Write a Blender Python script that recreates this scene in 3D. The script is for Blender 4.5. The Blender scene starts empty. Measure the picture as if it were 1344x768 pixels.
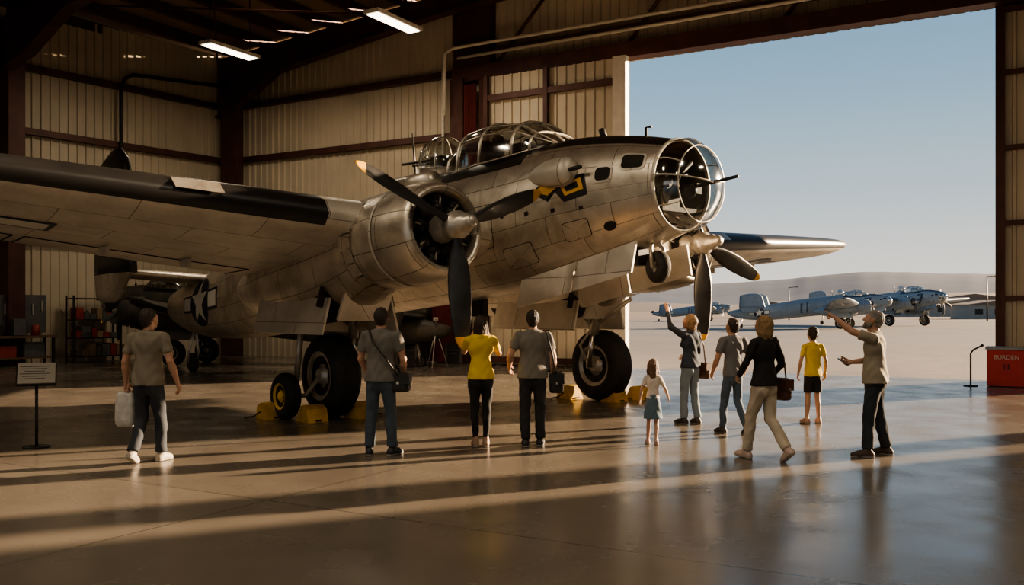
import bpy, math, random
import numpy as np
from mathutils import Vector, Matrix
random.seed(3)
sc = bpy.context.scene
F = 1200.0; HZ = 408.0; CH = 1.7
ZOOM = 1.0; ZC = (672, 384)
def gnd(px, py):
    d = CH*F/(py-HZ); return ((px-672)/F*d, d)
# ------------------------------------------------------------------ materials
MATS = {}
def M(name, col, rough=.6, metal=0., var=.15, scale=4., bump=0., bscale=30., spec=.5, emit=None, es=0):
    if name in MATS: return MATS[name]
    m = bpy.data.materials.new(name); m.use_nodes = True
    nt = m.node_tree; b = nt.nodes['Principled BSDF']
    b.inputs['Roughness'].default_value = rough; b.inputs['Metallic'].default_value = metal
    b.inputs['Specular IOR Level'].default_value = spec
    tc = nt.nodes.new('ShaderNodeTexCoord'); n = nt.nodes.new('ShaderNodeTexNoise')
    n.inputs['Scale'].default_value = scale; n.inputs['Detail'].default_value = 6
    nt.links.new(tc.outputs['Object'], n.inputs['Vector'])
    r = nt.nodes.new('ShaderNodeValToRGB')
    r.color_ramp.elements[0].position = .3; r.color_ramp.elements[1].position = .7
    lo = [max(0, c*(1-var)) for c in col]; hi = [min(1, c*(1+var)) for c in col]
    r.color_ramp.elements[0].color = (*lo, 1); r.color_ramp.elements[1].color = (*hi, 1)
    nt.links.new(n.outputs['Fac'], r.inputs['Fac']); nt.links.new(r.outputs['Color'], b.inputs['Base Color'])
    if bump:
        n2 = nt.nodes.new('ShaderNodeTexNoise'); n2.inputs['Scale'].default_value = bscale
        nt.links.new(tc.outputs['Object'], n2.inputs['Vector'])
        bp = nt.nodes.new('ShaderNodeBump'); bp.inputs['Strength'].default_value = bump; bp.inputs['Distance'].default_value = .02
        nt.links.new(n2.outputs['Fac'], bp.inputs['Height']); nt.links.new(bp.outputs['Normal'], b.inputs['Normal'])
    if emit:
        b.inputs['Emission Color'].default_value = (*emit, 1); b.inputs['Emission Strength'].default_value = es
    MATS[name] = m; return m
def metal_skin(name, c1, c2, metal=.85, rough=.36, dirt=(.16,.12,.08), bw=1.15, rh=.46, dirtamt=.55):
    m = bpy.data.materials.new(name); m.use_nodes = True
    nt = m.node_tree; N = nt.nodes.new; L = nt.links.new; b = nt.nodes['Principled BSDF']
    tc = N('ShaderNodeTexCoord'); br = N('ShaderNodeTexBrick')
    br.inputs['Scale'].default_value = 1; br.inputs['Mortar Size'].default_value = .008
    br.inputs['Mortar Smooth'].default_value = .3
    br.inputs['Brick Width'].default_value = bw; br.inputs['Row Height'].default_value = rh
    br.inputs['Color1'].default_value = (*c1, 1); br.inputs['Color2'].default_value = (*c2, 1)
    br.inputs['Mortar'].default_value = (c1[0]*.35, c1[1]*.33, c1[2]*.3, 1)
    L(tc.outputs['UV'], br.inputs['Vector'])
    n = N('ShaderNodeTexNoise'); n.inputs['Scale'].default_value = 1.3; n.inputs['Detail'].default_value = 9; n.inputs['Roughness'].default_value = .68
    L(tc.outputs['Object'], n.inputs['Vector'])
    r = N('ShaderNodeValToRGB'); r.color_ramp.elements[0].position = .42; r.color_ramp.elements[1].position = .72
    L(n.outputs['Fac'], r.inputs['Fac'])
    mul = N('ShaderNodeMath'); mul.operation = 'MULTIPLY'; mul.inputs[1].default_value = dirtamt
    L(r.outputs['Color'], mul.inputs[0])
    mx = N('ShaderNodeMix'); mx.data_type = 'RGBA'; L(mul.outputs[0], mx.inputs['Factor'])
    L(br.outputs['Color'], mx.inputs['A']); mx.inputs['B'].default_value = (*dirt, 1)
    L(mx.outputs['Result'], b.inputs['Base Color'])
    b.inputs['Metallic'].default_value = metal
    n3 = N('ShaderNodeTexNoise'); n3.inputs['Scale'].default_value = 5; n3.inputs['Detail'].default_value = 5
    L(tc.outputs['Object'], n3.inputs['Vector'])
    mr = N('ShaderNodeMapRange'); mr.inputs['To Min'].default_value = rough-.1; mr.inputs['To Max'].default_value = rough+.22
    L(n3.outputs['Fac'], mr.inputs['Value']); L(mr.outputs['Result'], b.inputs['Roughness'])
    bp = N('ShaderNodeBump'); bp.inputs['Strength'].default_value = .3; bp.inputs['Distance'].default_value = .01; bp.invert = True
    L(br.outputs['Fac'], bp.inputs['Height'])
    bp2 = N('ShaderNodeBump'); bp2.inputs['Strength'].default_value = .2; bp2.inputs['Distance'].default_value = .03
    L(n3.outputs['Fac'], bp2.inputs['Height']); L(bp.outputs['Normal'], bp2.inputs['Normal'])
    L(bp2.outputs['Normal'], b.inputs['Normal'])
    return m
def glass_mat(name, tint=(.80,.83,.82), gl=.22):
    m = bpy.data.materials.new(name); m.use_nodes = True
    nt = m.node_tree; nt.nodes.clear(); N = nt.nodes.new; L = nt.links.new
    o = N('ShaderNodeOutputMaterial'); t = N('ShaderNodeBsdfTransparent'); g = N('ShaderNodeBsdfGlossy')
    t.inputs['Color'].default_value = (*tint, 1); g.inputs['Roughness'].default_value = .10
    lw = N('ShaderNodeLayerWeight'); lw.inputs['Blend'].default_value = .4
    mr = N('ShaderNodeMapRange'); mr.inputs['To Min'].default_value = gl; mr.inputs['To Max'].default_value = .85
    L(lw.outputs['Facing'], mr.inputs['Value'])
    mx = N('ShaderNodeMixShader'); L(mr.outputs['Result'], mx.inputs['Fac']); L(t.outputs[0], mx.inputs[1]); L(g.outputs[0], mx.inputs[2])
    L(mx.outputs[0], o.inputs[0]); return m
# ------------------------------------------------------------------ mesh builder
class MB:
    def __init__(s): s.v=[]; s.f=[]; s.m=[]; s.uv=[]; s.sm=[]
    def add(s, vs, fs, mi=0, uvs=None, smooth=False):
        o=len(s.v); s.v += [tuple(map(float,p)) for p in vs]
        for k,f in enumerate(fs):
            s.f.append(tuple(o+i for i in f)); s.m.append(mi[k] if isinstance(mi,(list,tuple)) else mi)
            s.uv.append(uvs[k] if uvs else [(s.v[o+i][0], s.v[o+i][1]+s.v[o+i][2]) for i in f]); s.sm.append(smooth)
    def box(s, c, d, R=None, mi=0):
        x,y,z=[q/2 for q in d]; P=[(i,j,k) for i in(-x,x) for j in(-y,y) for k in(-z,z)]
        c=Vector(c); P=[c+((R@Vector(p)) if R is not None else Vector(p)) for p in P]
        s.add(P,[(0,1,3,2),(4,6,7,5),(0,4,5,1),(2,3,7,6),(0,2,6,4),(1,5,7,3)],mi)
    def loft(s, rings, mi=0, closed=True, cap0=False, cap1=False, smooth=True, fm=None):
        n=len(rings[0]); vs=[p for r in rings for p in r]; fs=[]; uvs=[]; ms=[]
        def dd(a,b): return math.dist(a,b)
        k0=max(range(len(rings)),key=lambda i:dd(rings[i][0],rings[i][n//2]))
        arc=[0]
        for j in range(n): arc.append(arc[-1]+dd(rings[k0][j],rings[k0][(j+1)%n]))
        U=[0]
        for i in range(1,len(rings)): U.append(U[-1]+max(dd(rings[i][0],rings[i-1][0]),dd(rings[i][n//3],rings[i-1][n//3])))
        m=n if closed else n-1
        for i in range(len(rings)-1):
            for j in range(m):
                j2=(j+1)%n
                fs.append((i*n+j,i*n+j2,(i+1)*n+j2,(i+1)*n+j))
                uvs.append([(U[i],arc[j]),(U[i],arc[j+1]),(U[i+1],arc[j+1]),(U[i+1],arc[j])])
                ms.append(fm(i,j) if fm else mi)
        if cap0: fs.append(tuple(reversed(range(n)))); uvs.append([(p[1],p[2]) for p in reversed(rings[0])]); ms.append(mi)
        if cap1:
            b=(len(rings)-1)*n; fs.append(tuple(range(b,b+n))); uvs.append([(p[1],p[2]) for p in rings[-1]]); ms.append(mi)
        s.add(vs,fs,ms,uvs,smooth)
    def lathe(s, prof, org, axis, n=32, mi=0, cap=False, fm=None):
        ax=Vector(axis).normalized(); u=ax.orthogonal().normalized(); w=ax.cross(u); org=Vector(org)
        rings=[[org+ax*t+(u*math.cos(a)+w*math.sin(a))*r for a in [2*math.pi*j/n for j in range(n)]] for t,r in prof]
        s.loft(rings,mi,True,cap,cap,True,fm)
    def tube(s, pts, r, mi=0, n=8, cap=True):
        pts=[Vector(p) for p in pts]; rings=[]; u=None
        rr = r if isinstance(r,(list,tuple)) else [r]*len(pts)
        for i,p in enumerate(pts):
            t=(pts[min(i+1,len(pts)-1)]-pts[max(i-1,0)]).normalized()
            if u is None: u=t.orthogonal().normalized()
            else:
                u=(u-t*u.dot(t)); u = u.normalized() if u.length>1e-6 else t.orthogonal().normalized()
            w=t.cross(u); rings.append([p+(u*math.cos(2*math.pi*j/n)+w*math.sin(2*math.pi*j/n))*rr[i] for j in range(n)])
        s.loft(rings,mi,True,cap,cap,True)
    def prism(s, poly, mapf, t0, t1, mi=0):
        n=len(poly); vs=[mapf(p,t0) for p in poly]+[mapf(p,t1) for p in poly]
        fs=[tuple(reversed(range(n))),tuple(range(n,2*n))]+[(i,(i+1)%n,n+(i+1)%n,n+i) for i in range(n)]
        s.add(vs,fs,mi)
    def obj(s, name, mats, parent=None, loc=None, rotz=0, recalc=True):
        me=bpy.data.meshes.new(name); me.from_pydata(s.v,[],s.f)
        for m in mats: me.materials.append(m)
        me.polygons.foreach_set('material_index',s.m); me.polygons.foreach_set('use_smooth',s.sm)
        ul=me.uv_layers.new(name='UVMap'); flat=[c for f in s.uv for q in f for c in q]
        ul.data.foreach_set('uv',flat)
        if recalc:
            import bmesh
            bm=bmesh.new(); bm.from_mesh(me); bmesh.ops.recalc_face_normals(bm,faces=bm.faces); bm.to_mesh(me); bm.free()
        o=bpy.data.objects.new(name,me); sc.collection.objects.link(o)
        if parent: o.parent=parent
        if loc: o.location=loc
        o.rotation_euler[2]=rotz
        return o
def RZ(a): return Matrix.Rotation(a,3,'Z')
# ------------------------------------------------------------------ world, sun, camera
w=bpy.data.worlds.new('sky'); sc.world=w; w.use_nodes=True; nt=w.node_tree
bg=nt.nodes['Background']; tc=nt.nodes.new('ShaderNodeTexCoord'); sx=nt.nodes.new('ShaderNodeSeparateXYZ'); cr=nt.nodes.new('ShaderNodeValToRGB')
nt.links.new(tc.outputs['Generated'],sx.inputs[0]); nt.links.new(sx.outputs['Z'],cr.inputs[0]); nt.links.new(cr.outputs[0],bg.inputs[0])
E=cr.color_ramp.elements
E[0].position=0; E[0].color=(.95,.86,.74,1); E[1].position=1; E[1].color=(.08,.15,.27,1)
for p,c in ((.05,(.80,.77,.71)),(.12,(.52,.61,.66)),(.22,(.30,.46,.59)),(.32,(.19,.35,.51)),(.5,(.14,.26,.41))):
    e=E.new(p); e.color=(*c,1)
bg.inputs[1].default_value=1.0
sun=bpy.data.lights.new('sun','SUN'); sun.energy=24; sun.color=(1,.73,.47); sun.angle=math.radians(.8)
so=bpy.data.objects.new('sun',sun); sc.collection.objects.link(so)
el=math.radians(12); az=(.906,.42); sd=Vector((az[0]*math.cos(el),az[1]*math.cos(el),math.sin(el)))
so.rotation_euler=sd.to_track_quat('Z','Y').to_euler(); so.location=(60,30,30)
cam=bpy.data.cameras.new('camera'); co=bpy.data.objects.new('camera',cam); sc.collection.objects.link(co); sc.camera=co
co.location=(0,0,CH); co.rotation_euler=(math.pi/2,0,0); cam.sensor_width=36; cam.lens=36*F/1344*ZOOM; cam.shift_y=(HZ-ZC[1])/1344*ZOOM; cam.shift_x=(ZC[0]-672)/1344*ZOOM; cam.clip_end=9000
try:
    sc.view_settings.view_transform='AgX'; sc.view_settings.look='AgX - Medium High Contrast'
except Exception as e: print(e)
sc.view_settings.exposure=0.12
# ------------------------------------------------------------------ hangar frame
J=Vector((11.8,22.2,0)); A=Vector((.8658,-.5004,0)); B=Vector((.5004,.8658,0))
def W(a,b,z=0): return J+A*a+B*b+Vector((0,0,z))
def roofz(a): return 11.5+.07*(max(a,-26.3)+26.3)
cream=M('cream_metal_siding',(.55,.48,.37),.5,.1,.12,.7)
redbrown=M('red_oxide_steel',(.085,.035,.027),.5,.3,.25,2)
darksteel=M('dark_steel',(.03,.028,.027),.5,.4,.2,3)
whitem=M('white_paint',(.66,.61,.53),.5,0,.08)
def corr(mb,a0,a1,z0,zf,b=0,pt=None,flip=1,mi=0):
    if pt is None: pt=lambda a,bb,z: W(a,bb,z)
    p=.30; n=max(1,int(round(abs(a1-a0)/p))); cols=[]
    for i in range(n):
        t0=a0+(a1-a0)*i/n; q=(a1-a0)/n
        for fr,dp in ((0,0),(.62,0),(.70,-.045),(.92,-.045)): cols.append((t0+q*fr,dp*flip))
    cols.append((a1,0)); vs=[]; 
    for t,dp in cols: vs+= [pt(t,b+dp,z0),pt(t,b+dp,zf(t) if callable(zf) else zf)]
    mb.add(vs,[(2*i,2*i+2,2*i+3,2*i+1) for i in range(len(cols)-1)],mi)
DL=-9.42; DT=9.05
mb=MB()
corr(mb,-26.3,DL-.2,0,roofz); corr(mb,DL-.2,0,DT,roofz); corr(mb,0,3,0,roofz); corr(mb,3,9.6,DT,roofz); corr(mb,9.6,26,0,roofz)
mb.obj('wall_back',[cream],recalc=False)
C=W(-26.3,0); D=Vector((-.6,-.8,0)); DN=Vector((.8,-.6,0))
def WL(s,b,z): return C+D*s+DN*(-b)+Vector((0,0,z))
mb=MB(); corr(mb,0,44,0,11.45,0,WL); mb.obj('wall_left',[cream],recalc=False)
mb=MB(); corr(mb,-40,0,0,roofz(26),0,lambda t,b,z: W(26+b,t,z)); mb.obj('wall_right',[cream],recalc=False)
mb=MB()
ptf=lambda t,b,z: W(t,-40+b,z)
corr(mb,-32,-18,0,roofz,0,ptf,-1); corr(mb,-18,8,6.5,roofz,0,ptf,-1); corr(mb,8,26,0,roofz,0,ptf,-1)
mb.obj('wall_front',[cream],recalc=False)
# roof
roofm=M('roof_liner',(.26,.18,.12),.7,0,.2,.6)
mb=MB()
P=[(-33,roofz(-33)+.05),(-26.3,roofz(-26.3)+.05),(26.1,roofz(26)+.05)]
mb.prism(P+[(26.1,P[2][1]+.15),(-26.3,P[1][1]+.15),(-33,P[0][1]+.15)],lambda p,t:W(p[0],t,p[1]),-40.2,.1)
mb.obj('ceiling',[roofm])
mb=MB()
for i in range(34):
    a=-27+i*1.6
    if a>25.5: break
    z=roofz(a)-.1
    mb.prism([(a-.1,z-.22),(a+.1,z-.22),(a+.1,z+.1),(a-.1,z+.1)],lambda p,t:W(p[0],t,p[1]),-39.9,-.1)
for b in (-.75,-8.9,-17,-25,-33):
    top=[(a,roofz(a)-.35) for a in (-26.0,25.6)]
    bot=[(25.6,roofz(25.6)-1.0),(-16,roofz(-16)-.95),(-23,roofz(-23)-1.35),(-24.9,roofz(-24)-2.3),(-26.0,roofz(-26)-2.5)]
    mb.prism(top+bot,lambda p,t:W(p[0],t,p[1]),b-.05,b+.05)
    for k in range(4):
        p0,p1=bot[k],bot[k+1]; 
        mb.prism([p0,p1,(p1[0],p1[1]-.06),(p0[0],p0[1]-.06)],lambda p,t:W(p[0],t,p[1]),b-.2,b+.2)
    if b>-1:
        mb.prism([(-25.7,0),(-24.9,0),(-24.9,roofz(-25)-2.2),(-25.7,roofz(-25)-2.2)],lambda p,t:W(p[0],t,p[1]),b-.18,b+.18)
for s_ in (8.3,17,26,35):
    c=C+D*s_+DN*.45; mb.box((c.x,c.y,5.4),(.5,.8,10.8),RZ(math.atan2(DN.y,DN.x)+math.pi/2))
for k in range(3):
    mb.tube([W(-26,-.8-8.2*k,11.0),W(-17.5,-8.8-8.2*k,11.5)],.035,n=6); mb.tube([W(-17.5,-.8-8.2*k,11.5),W(-26,-8.8-8.2*k,11)],.035,n=6)
    mb.tube([W(-17.5,-.8-8.2*k,11.5),W(-9,-8.8-8.2*k,12)],.035,n=6); mb.tube([W(-9,-.8-8.2*k,12),W(-17.5,-8.8-8.2*k,11.5)],.035,n=6)
mb.obj('roof_frame',[redbrown])
# girts
mb=MB()
def beamW(a0,a1,z,h=.2,b0=-.06,b1=-.26): mb.prism([(a0,z-h/2),(a1,z-h/2),(a1,z+h/2),(a0,z+h/2)],lambda p,t:W(p[0],t,p[1]),b0,b1)
for z in (4.0,7.42,9.45):
    beamW(-26,-15.8,z); beamW(10.3,25.9,z)
    mb.prism([(0,z-.1),(43,z-.1),(43,z+.1),(0,z+.1)],lambda p,t:WL(p[0],t,p[1]),-.06,-.28)
mb.obj('wall_girts',[redbrown])
# door header, jambs and columns
mb=MB()
beamW(-15.6,25.8,DT+.24,.46,-.06,-.5); beamW(-15.6,25.8,DT+.95,.12,-.06,-.35)
for a0,a1,b1 in ((-15.6,-15.1,-.6),(-14.55,-14.2,-.5),(-.05,.08,-.16),(2.75,3.0,-.4),(9.5,9.9,-.5),(8.05,8.75,-.3)):
    mb.prism([(a0,0),(a1,0),(a1,DT+.1),(a0,DT+.1)],lambda p,t:W(p[0],t,p[1]),-.04,b1)
mb.prism([(-15.6,DT),(-14.2,DT),(-14.2,DT+2.6),(-15.6,DT+2.6)],lambda p,t:W(p[0],t,p[1]),-.06,-.4)
for i in range(6):
    a=-14+i*4.5; mb.tube([W(a,-.3,DT+.5),W(a+2.2,-.3,roofz(a)-.5)],.06,n=6)
mb.obj('trim_door_frame',[redbrown])
# sliding door leaf beside opening
mb=MB(); corr(mb,-14.1,-9.75,0.05,DT-.05,-.75)
for z in (.2,3.0,6.3,8.3): mb.prism([(-14.1,z-.09),(-9.75,z-.09),(-9.75,z+.09),(-14.1,z+.09)],lambda p,t:W(p[0],t,p[1]),-.84,-.96,1)
for a in (-14.1,-12.0): mb.prism([(a,0.03),(a+.14,.03),(a+.14,DT-.05),(a,DT-.05)],lambda p,t:W(p[0],t,p[1]),-.84,-.98,1)
mb.prism([(-9.75,.03),(-9.35,.03),(-9.35,DT-.05),(-9.75,DT-.05)],lambda p,t:W(p[0],t,p[1]),-.7,-.95,2)
mb.obj('door_1',[cream,redbrown,whitem])
mb=MB(); corr(mb,.12,3,0.05,DT-.05,-.2)
for z in (.2,2.0,3.8,5.6,7.4,8.9): mb.prism([(.12,z-.06),(2.7,z-.06),(2.7,z+.06),(.12,z+.06)],lambda p,t:W(p[0],t,p[1]),-.27,-.34,1)
mb.prism([(.08,.03),(.16,.03),(.16,DT-.05),(.08,DT-.05)],lambda p,t:W(p[0],t,p[1]),-.19,-.36,1)
mb.obj('door_2',[cream,redbrown])
mb=MB()
mb.tube([W(-15.7,-.75,8.0),W(-15.7,-.75,9.95),W(-15.4,-.75,10.1),W(12,-.75,10.1)],.055)
mb.tube([W(-15.2,-.75,9.75),W(12,-.75,9.85)],.05)
mb.tube([W(-15.9,-.55,3.2),W(-15.9,-.55,9.8)],.05)
mb.obj('conduit_pipes',[whitem])
mb=MB()
c1=WL(4.6,-.35,4.0); c2=WL(4.6,-.35,9.3); c3=WL(4.2,-.4,9.9); c4=WL(.6,-.9,10.1)
mb.tube([c1,c2,WL(4.5,-.35,9.7),c3,c4],.07,0); mb.obj('duct_pipe',[darksteel])
mb=MB(); rings=[]
for k in range(60):
    a=-16.9+k*.03; b=-.55+.07*math.sin(k*1.1); rings.append([W(a,b,.05),W(a,b,3.0)])
mb.loft(rings,0,False); rings=[]
for k in range(40):
    a=-15.05+k*.012; b=-.62+.06*math.sin(k*1.3); rings.append([W(a,b,2.5),W(a,b,8.9)])
mb.loft(rings,0,False)
mb.obj('red_curtain',[M('red_fabric',(.12,.018,.018),.8)])
# lamps
lampm=M('lamp_tube',(1,.9,.75),.4,emit=(1,.88,.68),es=6)
def lamp(x,y,z,ang=60,en=60):
    mb=MB(); R=RZ(math.radians(ang)); mb.box((0,0,.06),(2.0,.5,.1),R); mb.box((0,0,0.0),(1.85,.36,.03),R,1)
    for sx_ in(-.8,.8):
        p=R@Vector((sx_,0,.1)); mb.tube([(p.x,p.y,.1),(p.x,p.y,roofz((Vector((x,y,0))-J).dot(A))-z)],.015,2,6)
    o=mb.obj('ceiling_and_fill_lamp',[whitem,lampm,darksteel],loc=(x,y,z))
    l=bpy.data.lights.new('lamp_light','AREA'); l.shape='RECTANGLE'; l.size=1.8; l.size_y=.35; l.energy=en; l.color=(1,.82,.60)
    lo=bpy.data.objects.new('lamp_light',l); sc.collection.objects.link(lo); lo.parent=o; lo.location=(0,0,-.05); lo.rotation_euler[2]=math.radians(ang)
lamp(-8.6,27.9,9.6,en=170); lamp(-3.24,25.1,9.6,en=170)
for (x,y,e_) in ((-15,13,200),(-7,8,280),(3,5,230),(11,7,130),(0,-3,100),(-10,0,180),(8,-6,50)): lamp(x,y,9.9,en=e_)  # lamps added out of view, overhead and behind the camera, as warm fill
# ------------------------------------------------------------------ floor
def concrete(name,c1,c2,rmin,rmax,joint=6.,sc_=.35,jcol=.55):
    m=bpy.data.materials.new(name); m.use_nodes=True; nt=m.node_tree; N=nt.nodes.new; L=nt.links.new; b=nt.nodes['Principled BSDF']
    tc=N('ShaderNodeTexCoord'); n=N('ShaderNodeTexNoise'); n.inputs['Scale'].default_value=sc_; n.inputs['Detail'].default_value=10; n.inputs['Roughness'].default_value=.62
    L(tc.outputs['Object'],n.inputs['Vector'])
    r=N('ShaderNodeValToRGB'); r.color_ramp.elements[0].position=.3; r.color_ramp.elements[1].position=.7
    r.color_ramp.elements[0].color=(*c1,1); r.color_ramp.elements[1].color=(*c2,1); L(n.outputs['Fac'],r.inputs['Fac'])
    mp=N('ShaderNodeMapping'); mp.inputs['Rotation'].default_value=(0,0,math.radians(30)); L(tc.outputs['Object'],mp.inputs['Vector'])
    br=N('ShaderNodeTexBrick'); br.offset=0; br.inputs['Scale'].default_value=1; br.inputs['Brick Width'].default_value=joint; br.inputs['Row Height'].default_value=joint
    br.inputs['Mortar Size'].default_value=.012; br.inputs['Color1'].default_value=(1,1,1,1); br.inputs['Color2'].default_value=(.93,.93,.93,1); br.inputs['Mortar'].default_value=(jcol,jcol,jcol,1)
    L(mp.outputs[0],br.inputs['Vector'])
    mx=N('ShaderNodeMix'); mx.data_type='RGBA'; mx.blend_type='MULTIPLY'; mx.inputs['Factor'].default_value=1
    L(r.outputs[0],mx.inputs['A']); L(br.outputs['Color'],mx.inputs['B']); L(mx.outputs['Result'],b.inputs['Base Color'])
    n2=N('ShaderNodeTexNoise'); n2.inputs['Scale'].default_value=1.3; n2.inputs['Detail'].default_value=8; L(tc.outputs['Object'],n2.inputs['Vector'])
    mr=N('ShaderNodeMapRange'); mr.inputs['From Min'].default_value=.3; mr.inputs['From Max'].default_value=.7; mr.inputs['To Min'].default_value=rmin; mr.inputs['To Max'].default_value=rmax
    L(n2.outputs['Fac'],mr.inputs['Value']); L(mr.outputs['Result'],b.inputs['Roughness']); b.inputs['Specular IOR Level'].default_value=.4; return m
floorm=concrete('polished_concrete',(.125,.108,.090),(.19,.166,.14),.16,.32)
mb=MB(); mb.prism([(-34,-40.2),(26.2,-40.2),(26.2,.0),(-34,0.)],lambda p,t:W(p[0],p[1],t),-.3,0); mb.obj('floor',[floorm])
apr=concrete('apron_concrete',(.165,.152,.138),(.21,.193,.175),.6,.8,8,.1,.8)
mb=MB(); mb.prism([(-160,.0),(200,.0),(200,150),(-160,150)],lambda p,t:W(p[0],p[1],t),-.3,-.005); mb.obj('apron_ground',[apr])
des=M('desert_soil',(.15,.112,.08),.9,0,.3,.01)
mb=MB(); mb.prism([(-4000,150),(4000,150),(4000,6000),(-4000,6000)],lambda p,t:W(p[0],p[1],t),-.4,-.005); mb.obj('desert_ground',[des])
mb=MB(); mb.prism([(-160,-300),(-160,150),(-800,150),(-800,-300)],lambda p,t:W(p[0],p[1],t),-.4,-.01); mb.prism([(200,-300),(200,150),(1200,150),(1200,-300)],lambda p,t:W(p[0],p[1],t),-.4,-.01)
mb.prism([(-160,-300),(200,-300),(200,-40.4),(-160,-40.4)],lambda p,t:W(p[0],p[1],t),-.4,-.01); mb.obj('surrounding_ground',[apr])
def ridge(name,dist,h,seed,col,depth,fine=1.,rel=.2):
    rs=random.Random(seed); ph=[(rs.uniform(0,6.28),rs.uniform(.7,1.3)) for _ in range(9)]
    rings=[]
    for k in range(500):
        deg=-50+140*k/499; an=math.radians(deg)
        t=k/499*30
        prof=sum(math.sin(t*fr*(1.6**i)*.9*fine+p)/(1.7**i) for i,(p,fr) in enumerate(ph))
        hh=h*(.8+rel*prof)*(1+.25*math.tanh((deg-18)/6)); row=[]
        for q,(dq,zq) in enumerate(((0,-1),(.25,.25),(.5,.52),(.8,.85),(1,1))):
            d=dist+depth*dq; row.append((math.sin(an)*d,math.cos(an)*d,max(-1,hh*zq)))
        rings.append(row)
    mb=MB(); mb.loft(rings,0,False); mb.obj(name,[M(name+'_hazed_rock',col,.95,0,.12,.006)])
ridge('mountain_range',3800,232,5,(.085,.112,.155),1500,.8,.07)  # distance haze is put into this bluish rock colour
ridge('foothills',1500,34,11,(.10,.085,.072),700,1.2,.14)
mb=MB()
rs=random.Random(7)
for k in range(170):
    x=rs.uniform(80,560); y=rs.uniform(440,700); r=rs.uniform(1.4,3.2)
    mb.lathe([(0,r*.9),(r*.4,r),(r*.8,r*.6),(r,r*.05)],(x,y,0),(0,0,1),7)
mb.obj('desert_shrubs',[M('shrub_green',(.06,.056,.04),.9,0,.4,1)])
def bldg(x,y,wd,h,col):
    mb=MB(); mb.box((0,0,h/2),(wd,8,h)); mb.prism([(-wd/2-.4,h),(wd/2+.4,h),(0,h*1.3)],lambda p,t:(p[0],t,p[1]),-4.4,4.4,1)
    for i in range(int(wd//4)): mb.box((-wd/2+2+i*4,-4.02,h*.5),(1.6,.1,h*.35),None,2)
    mb.obj('distant_building',[M('bldg%.2f'%col[0],col,.8),M('bldg_roof',(.2,.15,.12),.8),darksteel],loc=(x,y,0))
bldg(99,190,12,3,(.32,.30,.27)); bldg(165,330,26,6,(.25,.23,.2)); bldg(118,260,16,4,(.3,.28,.26)); bldg(190,380,22,5,(.22,.18,.15)); bldg(61,220,9,3,(.35,.35,.33))
for (x,y,h) in ((79,152,7.5),(50,165,6)):
    mb=MB(); mb.tube([(0,0,0),(0,0,h)],[.14,.09],0,8); mb.tube([(0,0,h-.1),(1.2,0,h)],.06,0,6); mb.box((1.3,0,h-.02),(.6,.25,.12)); mb.obj('light_pole',[darksteel],loc=(x,y,0))
# ------------------------------------------------------------------ aircraft
def crom(xs,ys,x):
    n=len(xs)
    if x<=xs[0]: return ys[0]
    if x>=xs[-1]: return ys[-1]
    for i in range(n-1):
        if xs[i]<=x<=xs[i+1]: break
    def sl(k):
        if k==0 or k==n-1: return (ys[1]-ys[0])/(xs[1]-xs[0]) if k==0 else (ys[-1]-ys[-2])/(xs[-1]-xs[-2])
        a=(ys[k]-ys[k-1])/(xs[k]-xs[k-1]); b=(ys[k+1]-ys[k])/(xs[k+1]-xs[k])
        return 0 if a*b<=0 else 2*a*b/(a+b)
    h=xs[i+1]-xs[i]; t=(x-xs[i])/h; m0,m1=sl(i)*h,sl(i+1)*h
    return (2*t**3-3*t*t+1)*ys[i]+(t**3-2*t*t+t)*m0+(-2*t**3+3*t*t)*ys[i+1]+(t**3-t*t)*m1
FS=[(-17.2,1.85,.18,.12),(-16.6,1.8,.42,.35),(-15,1.8,.72,.58),(-12,2.0,.98,.78),(-9,2.4,1.1,.88),(-6,2.75,1.14,.95),(-3,3.0,1.13,.95),(-1,3.15,1.06,.92),(0,3.27,.95,.83),(1,3.33,.77,.70),(1.62,3.36,.61,.57)]
FX=[f[0] for f in FS]
def fus(s,th,off=0):
    zc=crom(FX,[f[1] for f in FS],s); hh=crom(FX,[f[2] for f in FS],s); hw=crom(FX,[f[3] for f in FS],s)
    e=2/2.25; c=math.cos(th); n=math.sin(th)
    return (s, -(hw+off)*math.copysign(abs(c)**e,c), zc+(hh+off)*math.copysign(abs(n)**e,n))
def patch(mb,poly,mapf,mi,n=4,cen=None):
    cx=sum(p[0] for p in poly)/len(poly) if cen is None else cen[0]; cy=sum(p[1] for p in poly)/len(poly) if cen is None else cen[1]
    pl=[]
    for i in range(len(poly)):
        a,b=poly[i],poly[(i+1)%len(poly)]
        for k in range(4): pl.append((a[0]+(b[0]-a[0])*k/4,a[1]+(b[1]-a[1])*k/4))
    rings=[[mapf(cx+(p[0]-cx)*q,cy+(p[1]-cy)*q) for p in pl] for q in [.001]+[(i+1)/n for i in range(n)]]
    mb.loft(rings,mi,True,smooth=True)
def roundel(mb,mk,R,mis,bars=True):
    circ=lambda r:[(r*math.cos(2*math.pi*k/24),r*math.sin(2*math.pi*k/24)) for k in range(24)]
    patch(mb,circ(R),mk(.008),mis[0])
    if bars:
        for sg in(-1,1):
            patch(mb,[(sg*R*.8,-.33*R),(sg*R*1.95,-.33*R),(sg*R*1.95,.33*R),(sg*R*.8,.33*R)],mk(.006),mis[0])
            patch(mb,[(sg*R*1.02,-.23*R),(sg*R*1.85,-.23*R),(sg*R*1.85,.23*R),(sg*R*1.02,.23*R)],mk(.012),mis[1])
    st=[]
    for k in range(10):
        r=R*.93 if k%2==0 else R*.36; a=math.pi/2+k*math.pi/5; st.append((r*math.cos(a),r*math.sin(a)))
    patch(mb,st,mk(.014),mis[1],cen=(0,0))
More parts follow.
